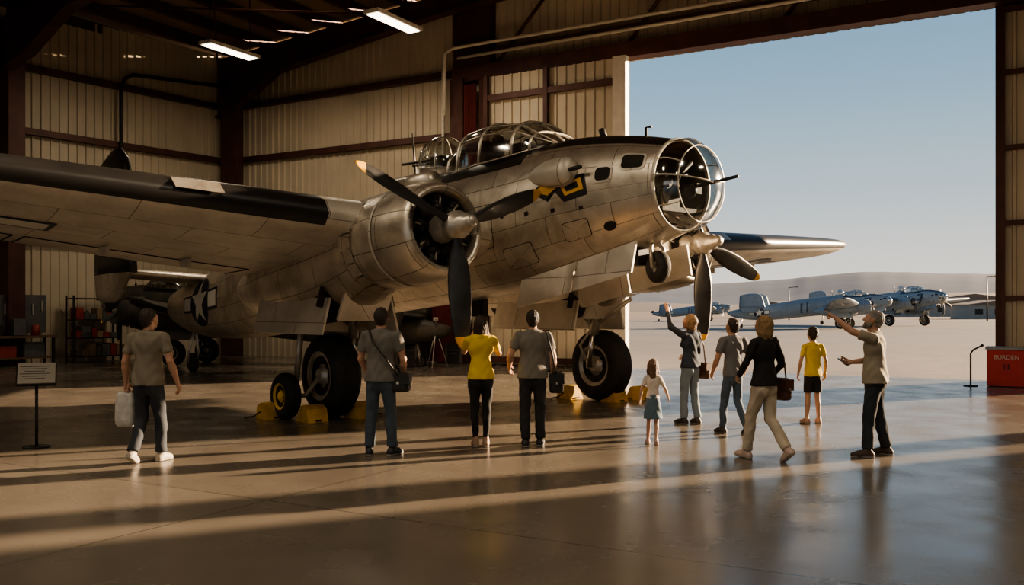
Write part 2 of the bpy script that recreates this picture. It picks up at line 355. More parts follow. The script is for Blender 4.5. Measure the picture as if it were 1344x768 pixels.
black=M('black_paint',(.014,.013,.013),.38,0,.3,2)
yellow=M('yellow_paint',(.70,.38,.03),.5,0,.12,6)
navy=M('insignia_blue',(.012,.02,.045),.5,0,.2,3)
white=M('insignia_white',(.62,.60,.54),.5,0,.08,3)
rubber=M('tyre_rubber',(.028,.025,.023),.75,0,.3,8,.3,60)
hubm=M('hub_metal',(.50,.46,.40),.4,.6,.2,8)
cavity=M('dark_cavity',(.02,.016,.012),.8,0,.3,4)
blademat=M('propeller_blade_black',(.05,.05,.052),.38,.3,.25,5)
glassm=glass_mat('plexiglass')
def aircraft(name,loc,yaw,scale=1.,skin=None,skin2=None,detail=True,span_k=1.,bladeA=((20,155,270),(-20,102,264)),topm=None):
    root=bpy.data.objects.new(name,None); sc.collection.objects.link(root); root.location=loc; root.rotation_euler[2]=yaw; root.scale=(scale,)*3
    nS=110 if detail else 50; nT=56 if detail else 28
    mats=[skin,topm or black,white,navy,yellow,cavity,glassm,skin2]
    mb=MB(); S=[-17.2+(1.62+17.2)*i/(nS-1) for i in range(nS)]
    rings=[[fus(s,2*math.pi*j/nT) for j in range(nT)] for s in S]
    def fm(i,j):
        th=(j+.5)/nT*360; s=S[i]
        if 52<th<128 and -.9<s: return 1
        if 40<th<140 and -3.4<s<=-.9: return 1
        return 0
    mb.loft(rings,0,True,True,False,True,fm)
    def fp(s0,th0,off):
        return lambda u,v: fus(s0+u, math.radians(th0)+v/.95, off)
    rect=lambda w,h:[(-w/2,-h/2),(w/2,-h/2),(w/2,h/2),(-w/2,h/2)]
    def rrect(w,h,r=.06):
        o=[]
        for cx,cy,a0 in ((w/2-r,h/2-r,0),(-w/2+r,h/2-r,90),(-w/2+r,-h/2+r,180),(w/2-r,-h/2+r,270)):
            for k in range(4): a=math.radians(a0+k*30); o.append((cx+r*math.cos(a),cy+r*math.sin(a)))
        return o
    for side in (0,1):
        T=(lambda t:t) if side==0 else (lambda t:180-t)
        for s0,th,w_,h_ in ((1.3,24,.32,.27),(.86,13,.24,.20)):
            patch(mb,rrect(w_+.06,h_+.06),fp(s0,T(th),.008),7); patch(mb,rrect(w_,h_),fp(s0,T(th),.014),5)
        patch(mb,[(.1*math.cos(k*.524),.09*math.sin(k*.524)) for k in range(12)],fp(.9,T(-35),.01),5)
        for s0,th,w_,h_ in ((-1.6,-8,.7,.5),(-4.8,10,.8,.55),(-7.5,5,.6,.5),(.35,-30,.45,.3),(-.8,-38,.6,.35),(-5.5,-35,.9,.4)):
            patch(mb,rrect(w_+.02,h_+.02),fp(s0,T(th),.003),5); patch(mb,rrect(w_,h_),fp(s0,T(th),.006),0 if detail else 7)
        for k in range(14):
            s0=-6+k*.5; patch(mb,rrect(.07,.05,.01),fp(s0,T(-12+((k*37)%40)),.006),5,2)
        sg=1 if side==0 else -1
        roundel(mb,lambda off:(lambda u,v: fus(-13.3+u, math.radians(T(2))+ (v*sg)/.95, off)),.66,(3,2))
    if detail:
        for side in (0,1):
            T=(lambda t:t) if side==0 else (lambda t:180-t); sg=1 if side==0 else -1
            mk=lambda off:(lambda u,v: fus(.12+u,math.radians(T(6))+sg*v/.95,off))
            patch(mb,[(-.52,.0),(-.2,.22),(-.12,.10),(.42,.16),(.5,-.12),(.1,-.16),(-.1,-.02),(-.2,-.12)],mk(.008),1,cen=(0,.02))
            patch(mb,[(-.44,.01),(-.22,.16),(-.18,.08),(.05,.05),(-.02,0.02),(-.2,-.06)],mk(.013),4,cen=(-.2,.04))
            patch(mb,[(.02,.02),(.38,.10),(.44,-.06),(.12,-.10)],mk(.013),4)
            patch(mb,[(.10,.0),(.32,.05),(.36,-.03),(.15,-.06)],mk(.017),1)
    else:
        mk=lambda off:(lambda u,v: fus(-.6+u,math.radians(0)+v/.95,off))
        patch(mb,[(-.4,.5),(.4,.5),(.4,.3),(.0,-.5),(-.22,-.5),(.15,.3),(-.4,.3)],mk(.012),1,cen=(.1,.3))
        patch(mb,rect(.25,1.0),lambda u,v: fus(-7.5+u,v/.95,.012),1); patch(mb,rect(.25,1.0),lambda u,v: fus(-8.2+u,v/.95,.012),1)
    mb.obj('fuselage',mats,root,recalc=True)
    mb=MB(); z0=3.36
    def dome(t,a,k=1.):
        r=math.sqrt(max(0,1-t*t)); bulge=1+.06*math.sin(t*math.pi)
        return (1.62+.54*t, -.57*r*bulge*math.cos(a)*k, z0-.02*t+.60*r*bulge*math.sin(a)*k)
    ts=[0,.12,.25,.38,.5,.62,.73,.83,.91,.97,.999]
    mb.loft([[dome(t,2*math.pi*j/32) for j in range(32)] for t in ts],0,True,False,True)
    mb.obj('nose_glazing',[glassm],root)
    mb=MB()
    ring=lambda t:[dome(t,2*math.pi*j/32,1.005) for j in range(33)]
    mb.tube(ring(0),.026,0,6); mb.tube(ring(.62),.009,0,6)
    for k in range(6):
        a=math.pi/6+k*math.pi/3; mb.tube([dome(t,a,1.005) for t in ts[:6]],.009,0,6)
    mb.tube([dome(t,math.radians(8),1.005) for t in ts],.011,0,6); mb.tube([dome(t,math.radians(172),1.005) for t in ts],.011,0,6)
    mb.tube([(1.4,.15,z0-.05),(2.36,.22,z0+.06)],.022,1,8); mb.box((1.55,.15,z0-.05),(.5,.1,.14),None,1)
    mb.box((1.35,0,z0-.32),(.5,.7,.06),None,1); mb.box((1.45,-.15,z0-.18),(.28,.3,.25),None,1); mb.lathe([(0,.54),(.01,.001)],(1.15,0,z0),(1,0,0),24,2)
    mb.tube([(1.5,-.3,z0-.4),(1.75,-.2,z0+.1),(1.7,.1,z0+.3)],.03,1,6); mb.lathe([(0,.09),(.12,.1),(.2,.04)],(1.7,-.05,z0-.1),(1,0,0),12,1,True)
    for k in range(5): mb.box((1.3+.06*k,.25-.12*k,z0+.18-.07*k),(.14,.1,.1),None,1)
    mb.obj('nose_glazing_frame',[skin2 or skin,darksteel,M('interior_olive',(.07,.065,.045),.7)],root)
    CS=[(-.55,.30,4.16,4.20),(-.85,.52,4.1,4.42),(-1.15,.62,4.05,4.62),(-1.9,.66,4.0,4.70),(-2.5,.64,3.95,4.66),(-2.95,.5,3.95,4.4)]
    def csec(s,w_,zb,zt,k=1.): 
        o=[]
        for j in range(17):
            a=math.pi*j/16; c=math.cos(a); n=math.sin(a); e=.72
            o.append((s,-w_*k*math.copysign(abs(c)**e,c),zb+(zt-zb)*k*n**e))
        return o
    mb=MB(); mb.loft([csec(*c) for c in CS],0,False); mb.obj('cockpit_canopy',[glassm],root)
    mb=MB()
    for c in CS: mb.tube(csec(*c,1.005),.020,0,6)
    for j in (0,3,5,8,11,13,16): mb.tube([csec(*c,1.005)[j] for c in CS],.015,0,6)
    for l in (-.3,.3): mb.box((-2.0,l,4.15),(.12,.4,.5),None,1); mb.lathe([(0,.08),(.1,.11),(.2,.09),(.26,.02)],(-1.85,l,4.25),(0,0,1),12,1,True)
    mb.box((-1.2,0,4.15),(.3,1.0,.2),None,1)
    mb.obj('canopy_frame',[skin,cavity],root)
    mb=MB(); tz=4.12; tp=[(.0,.44),(.2,.46),(.38,.42),(.52,.33),(.62,.2),(.67,.03)]
    mb.lathe(tp,(-3.75,0,tz),(0,0,1),24,0); mb.obj('turret_dome',[glassm],root)
    mb=MB(); mb.lathe([(-.2,.5),(.05,.5),(.07,.45)],(-3.75,0,tz),(0,0,1),24,0)
    for k in range(4):
        a=k*math.pi/2+.6; mb.tube([(-3.75+(r+.003)*math.cos(a),(r+.003)*math.sin(a),tz+t) for t,r in tp],.010,0,6)
    mb.box((-3.75,0,tz+.1),(.3,.35,.4),None,1)
    for l in(-.12,.12): mb.tube([(-3.7,l,tz+.25),(-4.9,l,tz+.3)],.025,1,6)
    mb.obj('turret_frame',[skin,darksteel],root)
    mb=MB(); mb.tube([(-4.6,0,4.0),(-4.75,0,5.0)],[.03,.01],0,6); mb.tube([(1.0,0,4.05),(1.0,0,4.22),(1.1,0,4.22)],.02,0,6); mb.tube([(.2,0,4.2),(.15,0,4.32)],.05,0,8)
    mb.box((-3.0,.2,1.75),(.4,.1,.3)); mb.obj('antenna_mast',[darksteel],root)
    prof=[(1,0),(.85,.028),(.65,.062),(.45,.085),(.3,.092),(.18,.085),(.09,.066),(.03,.04),(.0,.0),(.03,-.028),(.09,-.042),(.18,-.052),(.3,-.055),(.45,-.05),(.65,-.035),(.85,-.015)]
    LS=[0,3.5,7.5,9.6,10.9,11.5,11.8]; CHD=[4.5,4.0,3.05,2.5,1.95,1.35,.5]; SLE=[-1.15,-1.5,-1.85,-2.1,-2.35,-2.65,-3.1]
    def wing_pt(sg,l,fx,fz):
        ch=crom(LS,CHD,l); sl=crom(LS,SLE,l); dh=.066 if sg<0 else .048; inc=math.radians(9.5)
        zl=2.78+dh*l; x=-fx*ch; z=fz*ch*1.25
        return (sl+x*math.cos(inc), sg*l*span_k, zl+x*math.sin(inc)+z)
    for sg,nm in((-1,'starboard_wing'),(1,'port_wing')):
        mb=MB(); lst=[0.3,1,2,3,3.5,4.5,5.5,6.5,7.5,8.5,9.6,10.3,10.9,11.2,11.5,11.7,11.8]
        rings=[[wing_pt(sg,l,fx,fz) for fx,fz in prof] for l in lst]
        mb.loft(rings,0,True,False,True,True,lambda i,j: 1 if (5<=j<=8 and lst[i]>=3.4) else (7))
        patch(mb,[(4.9,-.004),(5.5,-.004),(5.5,.05),(4.9,.05)],lambda u,v: tuple(np.array(wing_pt(sg,u,max(v,0),.012+max(v,0)*.75))+np.array((.03,0,.012+min(v,0)))),0)
        mb.obj(nm,mats,root)
        mb=MB()
        def botz(l,fx): 
            xs=[p[0] for p in prof[8:]]+[1]; ys=[p[1] for p in prof[8:]]+[0]
            return float(np.interp(fx,xs,ys))
        mk=lambda off:(lambda u,v: (lambda p:(p[0],p[1],p[2]-off))(wing_pt(sg,7.9+u,.45-v/2.9,botz(0,.45-v/2.9))))
        roundel(mb,mk,.72,(3,2))
        for l0,l1 in ((3.3,6.6),(6.75,11.0)):
            mb.tube([tuple(np.array(wing_pt(sg,l0+(l1-l0)*q/8,.76,-.024))-np.array((0,0,.004))) for q in range(9)],.012,5,4)
            for l in (l0,l1): mb.tube([tuple(np.array(wing_pt(sg,l,f,botz(0,f)))-np.array((0,0,.003))) for f in (.76,.85,.93,1)],.012,5,4)
        for l in (4.4,5.6,7.8,9.2):
            p=wing_pt(sg,l,.72,-.03); mb.box((p[0],p[1],p[2]-.05),(.35,.05,.12),None,7)
        mb.obj(nm+'_markings',mats,root)
    for sg,nm in((-1,'starboard'),(1,'port')):
        l0=2.5*sg*(span_k if span_k>.6 else .7); axis=Vector((1,0,.09)).normalized(); hub=Vector((0,l0,2.8))
        mb=MB()
        prof_c=[(-.62,.40),(-.5,.46),(-.34,.48),(-.25,.505),(-.21,.54),(-.235,.585),(-.32,.625),(-.5,.66),(-.85,.685),(-1.25,.68),(-1.6,.65)]
        mb.lathe(prof_c,hub,axis,40,0)
        mb.lathe([(-1.6,.65),(-1.6,.58),(-1.5,.55)],hub,axis,40,5)
        for k in range(20):
            a=2*math.pi*k/20; u=Vector((0,1,0)); w_=axis.cross(u)
            e=u*math.cos(a)+w_*math.sin(a); t=-u*math.sin(a)+w_*math.cos(a); q=.092
            mb.add([hub+axis*-1.56+e*.665-t*q,hub+axis*-1.56+e*.665+t*q,hub+axis*-1.8+e*.70+t*q,hub+axis*-1.8+e*.70-t*q],[(0,1,2,3)],0)
        mb.lathe([(-.97,.6935),(-1.0,.6965),(-1.03,.6935)],hub,axis,40,7)
        mb.tube([hub+Vector((-.5,.0,.63)),hub+Vector((-1.4,0,.67))],[.13,.09],0,10)
        mb.obj(nm+'_cowling',mats,root)
        mb=MB(); mb.lathe([(-.62,.0),(-.6,.57)],hub,axis,24,1); mb.lathe([(-.55,.2),(-.3,.19),(-.2,.13),(-.1,.12)],hub,axis,20,0)
        u=Vector((0,1,0)); w_=axis.cross(u)
        for k in range(9):
            a=2*math.pi*k/9+.2; e=u*math.cos(a)+w_*math.sin(a); b0=hub+axis*-.42
            mb.tube([b0+e*.15,b0+e*.25,b0+e*.26,b0+e*.34,b0+e*.35,b0+e*.42,b0+e*.43,b0+e*.47],[.09,.09,.11,.11,.09,.09,.11,.10],1,10)
            mb.tube([b0+axis*.05+e*.16,b0+axis*.12+e*.43],.015,0,6)
        mb.obj(nm+'_engine',[hubm,darksteel],root)
        mb=MB(); mb.lathe([(-.2,.10),(-.12,.17),(.0,.19),(.08,.18),(.1,.13),(.22,.125),(.25,.09),(.34,.085),(.38,.05)],hub,axis,20,0,True)
        for ang in bladeA[0 if sg<0 else 1]:
            a=math.radians(ang); e=u*math.cos(a)+w_*math.sin(a)*(-1 if w_.z<0 else 1); t=axis.cross(e).normalized()
            rings=[];rl=[.1,.2,.3,.45,.65,.9,1.15,1.33,1.44,1.49,1.56,1.6]; wl=[.055,.06,.085,.12,.145,.15,.135,.115,.098,.085,.052,.01]
            for r_,w2 in zip(rl,wl):
                be=math.radians(58-30*min(1,r_/1.2)); cd=t*math.cos(be)+axis*math.sin(be); nd=axis*math.cos(be)-t*math.sin(be)
                th=.055 if r_<.22 else max(.006,.045*(1-r_/1.65)); c=hub+e*r_
                rings.append([c+cd*w2*math.cos(q)+nd*th*math.sin(q) for q in [2*math.pi*k/12 for k in range(12)]])
            tip=1.44 if sg<0 else 1.49
            mb.loft(rings,1,True,False,True,True,lambda i,j: 2 if rl[i]>=tip else 1)
        mb.obj(nm+'_propeller',[hubm,blademat,yellow],root)
        mb=MB(); NS=[(-1.5,2.66,.58,.58),(-2.2,2.5,.66,.72),(-3.2,2.34,.68,.82),(-4.3,2.22,.62,.76),(-5.4,2.12,.44,.55),(-6.3,2.08,.22,.28),(-6.7,2.08,.04,.05)]
        nx=[-n[0] for n in NS]; st=[1.5+5.2*i/22 for i in range(23)]
        rings=[]
        for s in st:
            zc=crom(nx,[n[1] for n in NS],s); ww=crom(nx,[n[2] for n in NS],s); hh=crom(nx,[n[3] for n in NS],s)
            rings.append([(-s,l0+ww*math.cos(q),zc+hh*math.sin(q)) for q in [2*math.pi*k/28 for k in range(28)]])
        mb.loft(rings,0,True,True,True,True,lambda i,j: 5 if (2.3<st[i]<4.9 and 17<=j<=24) else 0)
        gx,gl=((-3.6,-2.32) if sg<0 else (-2.75,2.95)) if span_k>.6 else (-3.0,l0)
        for dl in (-.52,.52):
            R=Matrix.Rotation(math.radians(14 if dl>0 else -14),3,'X')
            mb.box((-3.5,l0+dl*1.12,1.62),(2.3,.035,.55),R,7)
            mb.box((-2.5,l0+dl*1.12,1.9),(.06,.08,.3),R,5)
        mb.box((-2.25,l0,1.78),(.05,.8,.5),Matrix.Rotation(math.radians(30),3,'Y'),7)
        mb.obj(nm+'_nacelle',mats,root)
        mb=MB(); R_=.67; wc=Vector((gx,gl,R_)); ax=Vector((0,1,0))
        def wheel(c,R,wd,hubc):
            pr=[(-wd*.35,R*.28),(-wd*.42,R*.5),(-wd*.5,R*.56),(-wd*.56,R*.7),(-wd*.52,R*.86),(-wd*.36,R*.97),(-wd*.12,R),(wd*.12,R),(wd*.36,R*.97),(wd*.52,R*.86),(wd*.56,R*.7),(wd*.5,R*.56),(wd*.42,R*.5),(wd*.35,R*.28)]
            mb.lathe(pr,c,ax,40,0); 
            for sd_ in(-1,1):
                mb.lathe([(sd_*wd*.52,R*.58),(sd_*wd*.49,R*.5),(sd_*wd*.36,R*.46),(sd_*wd*.34,R*.22),(sd_*wd*.5,R*.18),(sd_*wd*.55,R*.12),(sd_*wd*.55,.002)],c,ax,32,hubc)
                for k in range(8):
                    a=k*math.pi/4; p=Vector(c)+Vector((R*.34*math.cos(a),sd_*wd*.36,R*.34*math.sin(a)))
                    mb.lathe([(0,R*.07),(sd_*.012,R*.07)],p,ax,10,2,True)
            for k in range(5):
                t=wd*(-.24+.12*k); rr=R*(1.0-abs(k-2)*.004)
                mb.lathe([(t-.008,rr*1.002),(t,rr*.996+.006),(t+.008,rr*1.002)],c,ax,40,0)
        wheel(wc,R_,.42,1)
        ys=.34 if sg<0 else -.34
        top=Vector((gx+.25,gl+ys*.9,1.95))
        mb.tube([wc,wc+Vector((0,ys,0)),wc+Vector((.02,ys,.12))],.06,1,10)
        mb.tube([wc+Vector((.02,ys,-.02)),wc+Vector((.12,ys*.95,.75)),],.055,3,12); mb.tube([wc+Vector((.12,ys*.95,.6)),top],.095,1,12)
        mb.tube([wc+Vector((-.02,ys,.05)),wc+Vector((-.22,ys,.38)),wc+Vector((.08,ys,.68))],.03,1,6)
        mb.tube([wc+Vector((.1,ys,.72)),wc+Vector((.95,ys*.6,1.25))],.04,1,8); mb.tube([wc+Vector((.1,ys,.72)),wc+Vector((-.7,ys*.6,1.3))],.035,1,8)
        mb.tube([wc+Vector((.1,ys,.75)),Vector((gx+.2,l0+.3,1.9))],.03,1,8); mb.tube([wc+Vector((.1,ys,.75)),Vector((gx+.2,l0-.3,1.9))],.03,1,8)
        if sg<0 and detail:
            c2=Vector((gx-.25,gl-.66,.36)); wheel(c2,.36,.22,4); mb.tube([c2,c2+Vector((.1,.3,.0)),wc+Vector((0,-.2,0))],.04,1,8)
            mb.tube([c2+Vector((0,.16,0)),c2+Vector((.15,.22,1.4))],.05,1,8)
        mb.obj(nm+'_main_gear',[rubber,hubm,darksteel,M('chrome_oleo',(.7,.7,.7),.15,1),M('hub_yellow',(.8,.48,.06),.5,.0,.3,8)],root)
    mb=MB(); c=Vector((1.22,0,2.30)); ax=Vector((.3,1,0)).normalized()
    mb.lathe([(-.07,.08),(-.09,.13),(-.09,.18),(-.05,.22),(.05,.22),(.09,.18),(.09,.13),(.07,.08),(.02,.06),(.02,.0)],c,ax,24,0); mb.lathe([(-.07,.13),(-.03,.1),(-.04,.0)],c,ax,20,1)
    mb.tube([c+Vector((0,-.12,0)),c+Vector((-.02,-.13,.25)),c+Vector((-.1,0,.4))],.03,1,8); mb.tube([c+Vector((0,.12,0)),c+Vector((-.02,.13,.25)),c+Vector((-.1,0,.4))],.03,1,8)
    mb.tube([c+Vector((.0,-.14,0)),c+Vector((0,.14,0))],.025,1,8); mb.tube([c+Vector((-.1,0,.35)),c+Vector((-.7,0,.3))],.04,1,8); mb.box((.85,0,2.45),(.3,.3,.25),None,2)
    mb.obj('nose_gear',[rubber,hubm,darksteel],root)
    mb=MB()
    for sg in(-1,1):
        f=lambda s,k:(s, sg*(.50+.10*k+ .05*(s<0)), crom([-1.,1.35],[2.2,2.68],s)-.05-.42*k)
        for s0,s1 in ((-.95,.15),(.2,1.3)):
            a,b,c_,d_=[Vector(f(s0,0)),Vector(f(s1,0)),Vector(f(s1,1)),Vector(f(s0,1))]; n=Vector((0,sg*.03,0))
            mb.add([a,b,c_,d_,a+n,b+n,c_+n,d_+n],[(0,1,2,3),(7,6,5,4),(0,4,5,1),(1,5,6,2),(2,6,7,3),(3,7,4,0)],7)
    mb.obj('bay_doors',mats,root)
    mb=MB()
    def surf(p0,p1,c0,c1,vert,mi=0,n=10):
        rings=[]
        for i in range(n+1):
            q=i/n; ch=c0+(c1-c0)*q
            if q>.8: ch*=math.sqrt(max(.02,1-((q-.8)/.2)**2*.9))
            P0=Vector(p0).lerp(Vector(p1),q); r=[]
            for fx,fz in prof:
                ft=(fz if fz>0 else fz*1.6)*.7
                r.append(P0+Vector((-fx*ch+ (c0-ch)*-.3,0,0))+(Vector((0,ft*ch,0)) if vert else Vector((0,0,ft*ch))))
            rings.append(r)
        mb.loft(rings,mi,True,True,True)
    for sg in(-1,1):
        surf((-13.5,0,2.5),(-13.4,sg*2.6,2.65),2.3,1.9,False)
        tall=5.6 if (sg<0 and detail) else 4.3
        surf((-12.3,sg*2.6,2.6),(-12.6,sg*2.6,tall),3.2,2.6,True,1 if detail else 0); surf((-12.6,sg*2.6,2.65),(-13.2,sg*2.6,1.9),2.9,1.8,True)
    mb.obj('tail_surfaces',mats,root)
    mb=MB(); ax=Vector((0,1,0)); mb.lathe([(-.06,.1),(-.1,.2),(-.06,.27),(.06,.27),(.1,.2),(.06,.1)],(-15.6,0,.27),ax,20,0,True); mb.tube([(-15.6,-.12,.27),(-15.55,-.12,.6),(-15.4,0,1.3)],.04,1,8); mb.tube([(-15.6,.12,.27),(-15.55,.12,.6),(-15.4,0,1.3)],.04,1,8)
    mb.obj('tail_wheel',[rubber,hubm],root)
    if detail:
        mb=MB()
        for sg in(-1,1):
            mb.loft([[(.05+x,sg*(.83)+r*.75*math.cos(q),3.62+r*math.sin(q)) for q in [2*math.pi*k/16 for k in range(16)]] for x,r in ((-.55,.02),(-.4,.12),(-.1,.2),(.2,.21),(.34,.17),(.36,.05))],0,True,True,True)
            mb.tube([(.3,sg*.88,3.62),(.62,sg*.88,3.64)],.03,1,8)
        mb.obj('gun_blister',[skin2,darksteel],root)
    return root
skinA=metal_skin('aluminium_skin',(.80,.74,.645),(.69,.635,.545),.85,.33,dirtamt=.55)
skinB=metal_skin('aluminium_light_skin',(.70,.65,.57),(.64,.595,.52),.4,.42,bw=1.6,rh=.8,dirtamt=.42)
aircraft('bomber_aircraft',(1.2,13.34,0),math.radians(-50),1,skinA,skinB)
blueA=metal_skin('blue_grey_skin',(.22,.28,.33),(.19,.25,.30),.1,.5,dirtamt=.3); blueB=metal_skin('blue_grey_light',(.28,.33,.37),(.24,.29,.33),.1,.5,dirtamt=.3)
navy2=M('dark_blue_top',(.04,.06,.09),.5)
def at(px,d): return ((px-672)/F*d,d,0)
aircraft('parked_bomber',at(1146,86),math.radians(-22),.78,blueA,blueB,False,topm=navy2)
aircraft('parked_bomber',at(1220,100),math.radians(-60),.95,blueB,blueA,False,topm=navy2)
aircraft('parked_bomber',at(948,150),math.radians(-10),.66,blueA,blueB,False,topm=navy2)
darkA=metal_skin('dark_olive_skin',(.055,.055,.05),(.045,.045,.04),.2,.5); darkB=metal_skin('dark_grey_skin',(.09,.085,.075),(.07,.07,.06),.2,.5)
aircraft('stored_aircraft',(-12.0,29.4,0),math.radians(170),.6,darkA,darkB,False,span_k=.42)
# ------------------------------------------------------------------ chocks
chm=M('chock_yellow',(.62,.36,.03),.6,0,.25,6)
def chock(px,py,rot=0,s=1.):
    x,y=gnd(px,py); mb=MB()
    mb.prism([(-.2,0),(.2,0),(.14,.2),(.0,.26),(-.06,.24)],lambda p,t:(p[0]*s,t,p[1]*s),-.17*s,.17*s); mb.box((0,0,.03),(.44*s,.1,.02),None,1)
    mb.tube([(0,.17*s,.12),(0,.3*s,.05),(.1,.4*s,.02)],.012,1,6)
    mb.obj('wheel_chock',[chm,rubber],loc=(x,y,0),rotz=math.radians(rot))
for px,py,r in ((410,553,-50),(356,549,130),(472,548,-40),(748,523,130),(806,527,-50),(838,524,-50)): chock(px,py,r)
# ------------------------------------------------------------------ props in hangar
x,y=11.15,20.6
mb=MB(); R=RZ(math.radians(-30)); mb.box((0,0,.42),(.78,.6,.8),R); mb.box((0,0,.86),(.84,.66,.06),R,1); mb.box((0,0,.03),(.7,.5,.06),R,2)
for dx in(-.19,.19): p=R@Vector((dx,-.305,.4)); mb.box((p.x,p.y,.40),(.34,.02,.62),R,0)
for dx in(-.04,.04): p=R@Vector((dx,-.33,.45)); mb.box((p.x,p.y,.45),(.02,.03,.12),R,2)
cab=mb.obj('red_tool_cabinet',[M('red_enamel',(.50,.025,.015),.35,0,.1),M('cabinet_top',(.25,.25,.25),.4,.5),darksteel],loc=(x,y,0))
tx=bpy.data.curves.new('cabinet_label','FONT'); tx.body='BURDEN'; tx.size=.13; tx.align_x='CENTER'; tx.extrude=.002
to=bpy.data.objects.new('cabinet_label',tx); sc.collection.objects.link(to); to.parent=cab; p=R@Vector((0,-.325,.6)); to.location=(p.x,p.y,.62); to.rotation_euler=(math.pi/2,0,math.radians(-30)); tx.materials.append(whitem)
def sign(name,px,py,h,bw,bh,yaw,tilt=55):
    x,y=gnd(px,py); mb=MB(); mb.lathe([(0,.16),(.015,.16),(.02,.03)],(0,0,0),(0,0,1),20,0,True); mb.tube([(0,0,.01),(0,0,h)],.018,0,8)
    R=Matrix.Rotation(math.radians(tilt),3,'X'); mb.box((0,0,h+.02),(bw,bh,.02),R,1); mb.box((0,0,h+.005),(bw+.03,bh+.03,.018),R,0)
    for k in range(6):
        c=Vector((0,0,h+.02))+R@Vector((-.02,bh*.32-k*bh*.12,.012)); mb.box(c,(bw*.78-(k%3)*.05,bh*.03,.003),R,2)
    mb.obj(name,[darksteel,M('sign_paper',(.45,.42,.36),.6,0,.05),M('sign_text',(.12,.1,.09),.7)],loc=(x,y,0),rotz=math.radians(yaw))
sign('information_sign',48,587,.90,.42,.32,25,48)
x,y=gnd(1274,507); mb=MB(); mb.lathe([(0,.15),(.02,.15),(.03,.03)],(0,0,0),(0,0,1),20,0,True); mb.tube([(0,0,.01),(0,0,.74),(.06,0,.82),(.26,0,.92)],.02,0,8); mb.lathe([(-.02,.03),(.02,.03)],(.26,0,.92),(1,0,.4),10,0,True); mb.obj('barrier_post',[darksteel],loc=(x,y,0))
x,y=gnd(572,482); mb=MB()
for k in range(3): a=k*2.1+.3; mb.tube([(0,0,1.15),(.38*math.cos(a),.38*math.sin(a),0)],.016,0,6)
mb.tube([(0,0,1.1),(0,0,1.4)],.018,0,6); mb.box((0,0,1.45),(.14,.12,.1)); mb.lathe([(0,.035),(.1,.04)],(0,-.06,1.45),(0,-1,0),12,0,True)
mb.obj('camera_tripod',[M('tripod_grey',(.5,.48,.44),.4,.5)],loc=(x,y,0))
def case(px,py,w_,h_,d_,rot,col=(.03,.03,.032)):
    x,y=gnd(px,py); mb=MB(); mb.box((0,0,h_/2+.03),(w_,d_,h_)); mb.box((0,0,h_*.7),(w_+.02,d_+.02,.03),None,1)
    for sx_ in(-1,1):
        for sy in(-1,1): mb.box((sx_*(w_/2-.03),sy*(d_/2-.03),h_/2+.03),(.07,.07,h_+.01),None,1)
        mb.lathe([(-.02,.03),(.02,.03)],(sx_*w_*.4,0,.03),(1,0,0),12,1,True)
    mb.tube([(-.1,-d_/2-.01,h_*.5),(-.1,-d_/2-.05,h_*.55),(.1,-d_/2-.05,h_*.55),(.1,-d_/2-.01,h_*.5)],.012,1,6)
    mb.obj('equipment_case',[M('case%.2f'%col[0],col,.5),M('case_trim',(.2,.19,.18),.4,.6)],loc=(x,y,0),rotz=math.radians(rot))
case(540,480,.75,.7,.6,-25); case(600,477,.6,.6,.5,-25); case(505,475,.7,.5,.5,-25,(.07,.05,.04)); case(705,488,.7,.85,.6,-28)
def bench(x,y,rot):
    mb=MB(); mb.box((0,0,.9),(2.2,.75,.07))
    for sx_ in(-1,1):
        for sy in(-1,1): mb.box((sx_*1.0,sy*.3,.43),(.08,.08,.86),None,1)
    mb.box((0,0,.25),(2.0,.6,.04)); mb.box((-.7,0,1.1),(.5,.4,.34),None,1); mb.box((.1,.1,1.2),(.35,.3,.5),None,2); mb.lathe([(0,.12),(.3,.12),(.34,.05)],(.6,0,.93),(0,0,1),14,3,True)
    mb.box((-.3,.05,.45),(.5,.45,.35),None,3); mb.box((.5,.05,.5),(.6,.4,.45),None,2); mb.box((0,.4,1.6),(2.2,.04,1.2),None,2)
    for k in range(8): mb.box((-1+.28*k,.36,1.75+.1*(k%3)),(.05,.03,.35),None,4)
    mb.obj('workbench',[M('bench_wood',(.12,.07,.04),.7),darksteel,M('tool_grey',(.12,.12,.12),.5,.3),M('tool_red',(.25,.04,.03),.5),hubm],loc=(x,y,0),rotz=rot)
bench(-15.2,28.0,math.radians(52))
bench(-17.6,24.8,math.radians(52))
def rack(x,y,rot):
    mb=MB()
    for sx_ in (-.8,.8):
        for sy in(-.25,.25): mb.box((sx_,sy,1.1),(.05,.05,2.2),None,0)
    rs=random.Random(4)
    for z in(.2,.8,1.4,2.1):
        mb.box((0,0,z),(1.65,.55,.04),None,0); xx=-.7
        while xx<.7 and z<2:
            w_=rs.uniform(.15,.35); h_=rs.uniform(.15,.42); mb.box((xx+w_/2,0,z+.02+h_/2),(w_*.9,.4,h_),None,rs.choice((1,2,3))); xx+=w_
    mb.obj('storage_rack',[darksteel,M('box_cardboard',(.25,.17,.1),.8),M('tool_grey',(.12,.12,.12)),M('tool_red',(.25,.04,.03))],loc=(x,y,0),rotz=rot)
rack(-13.9,30.4,math.radians(52))
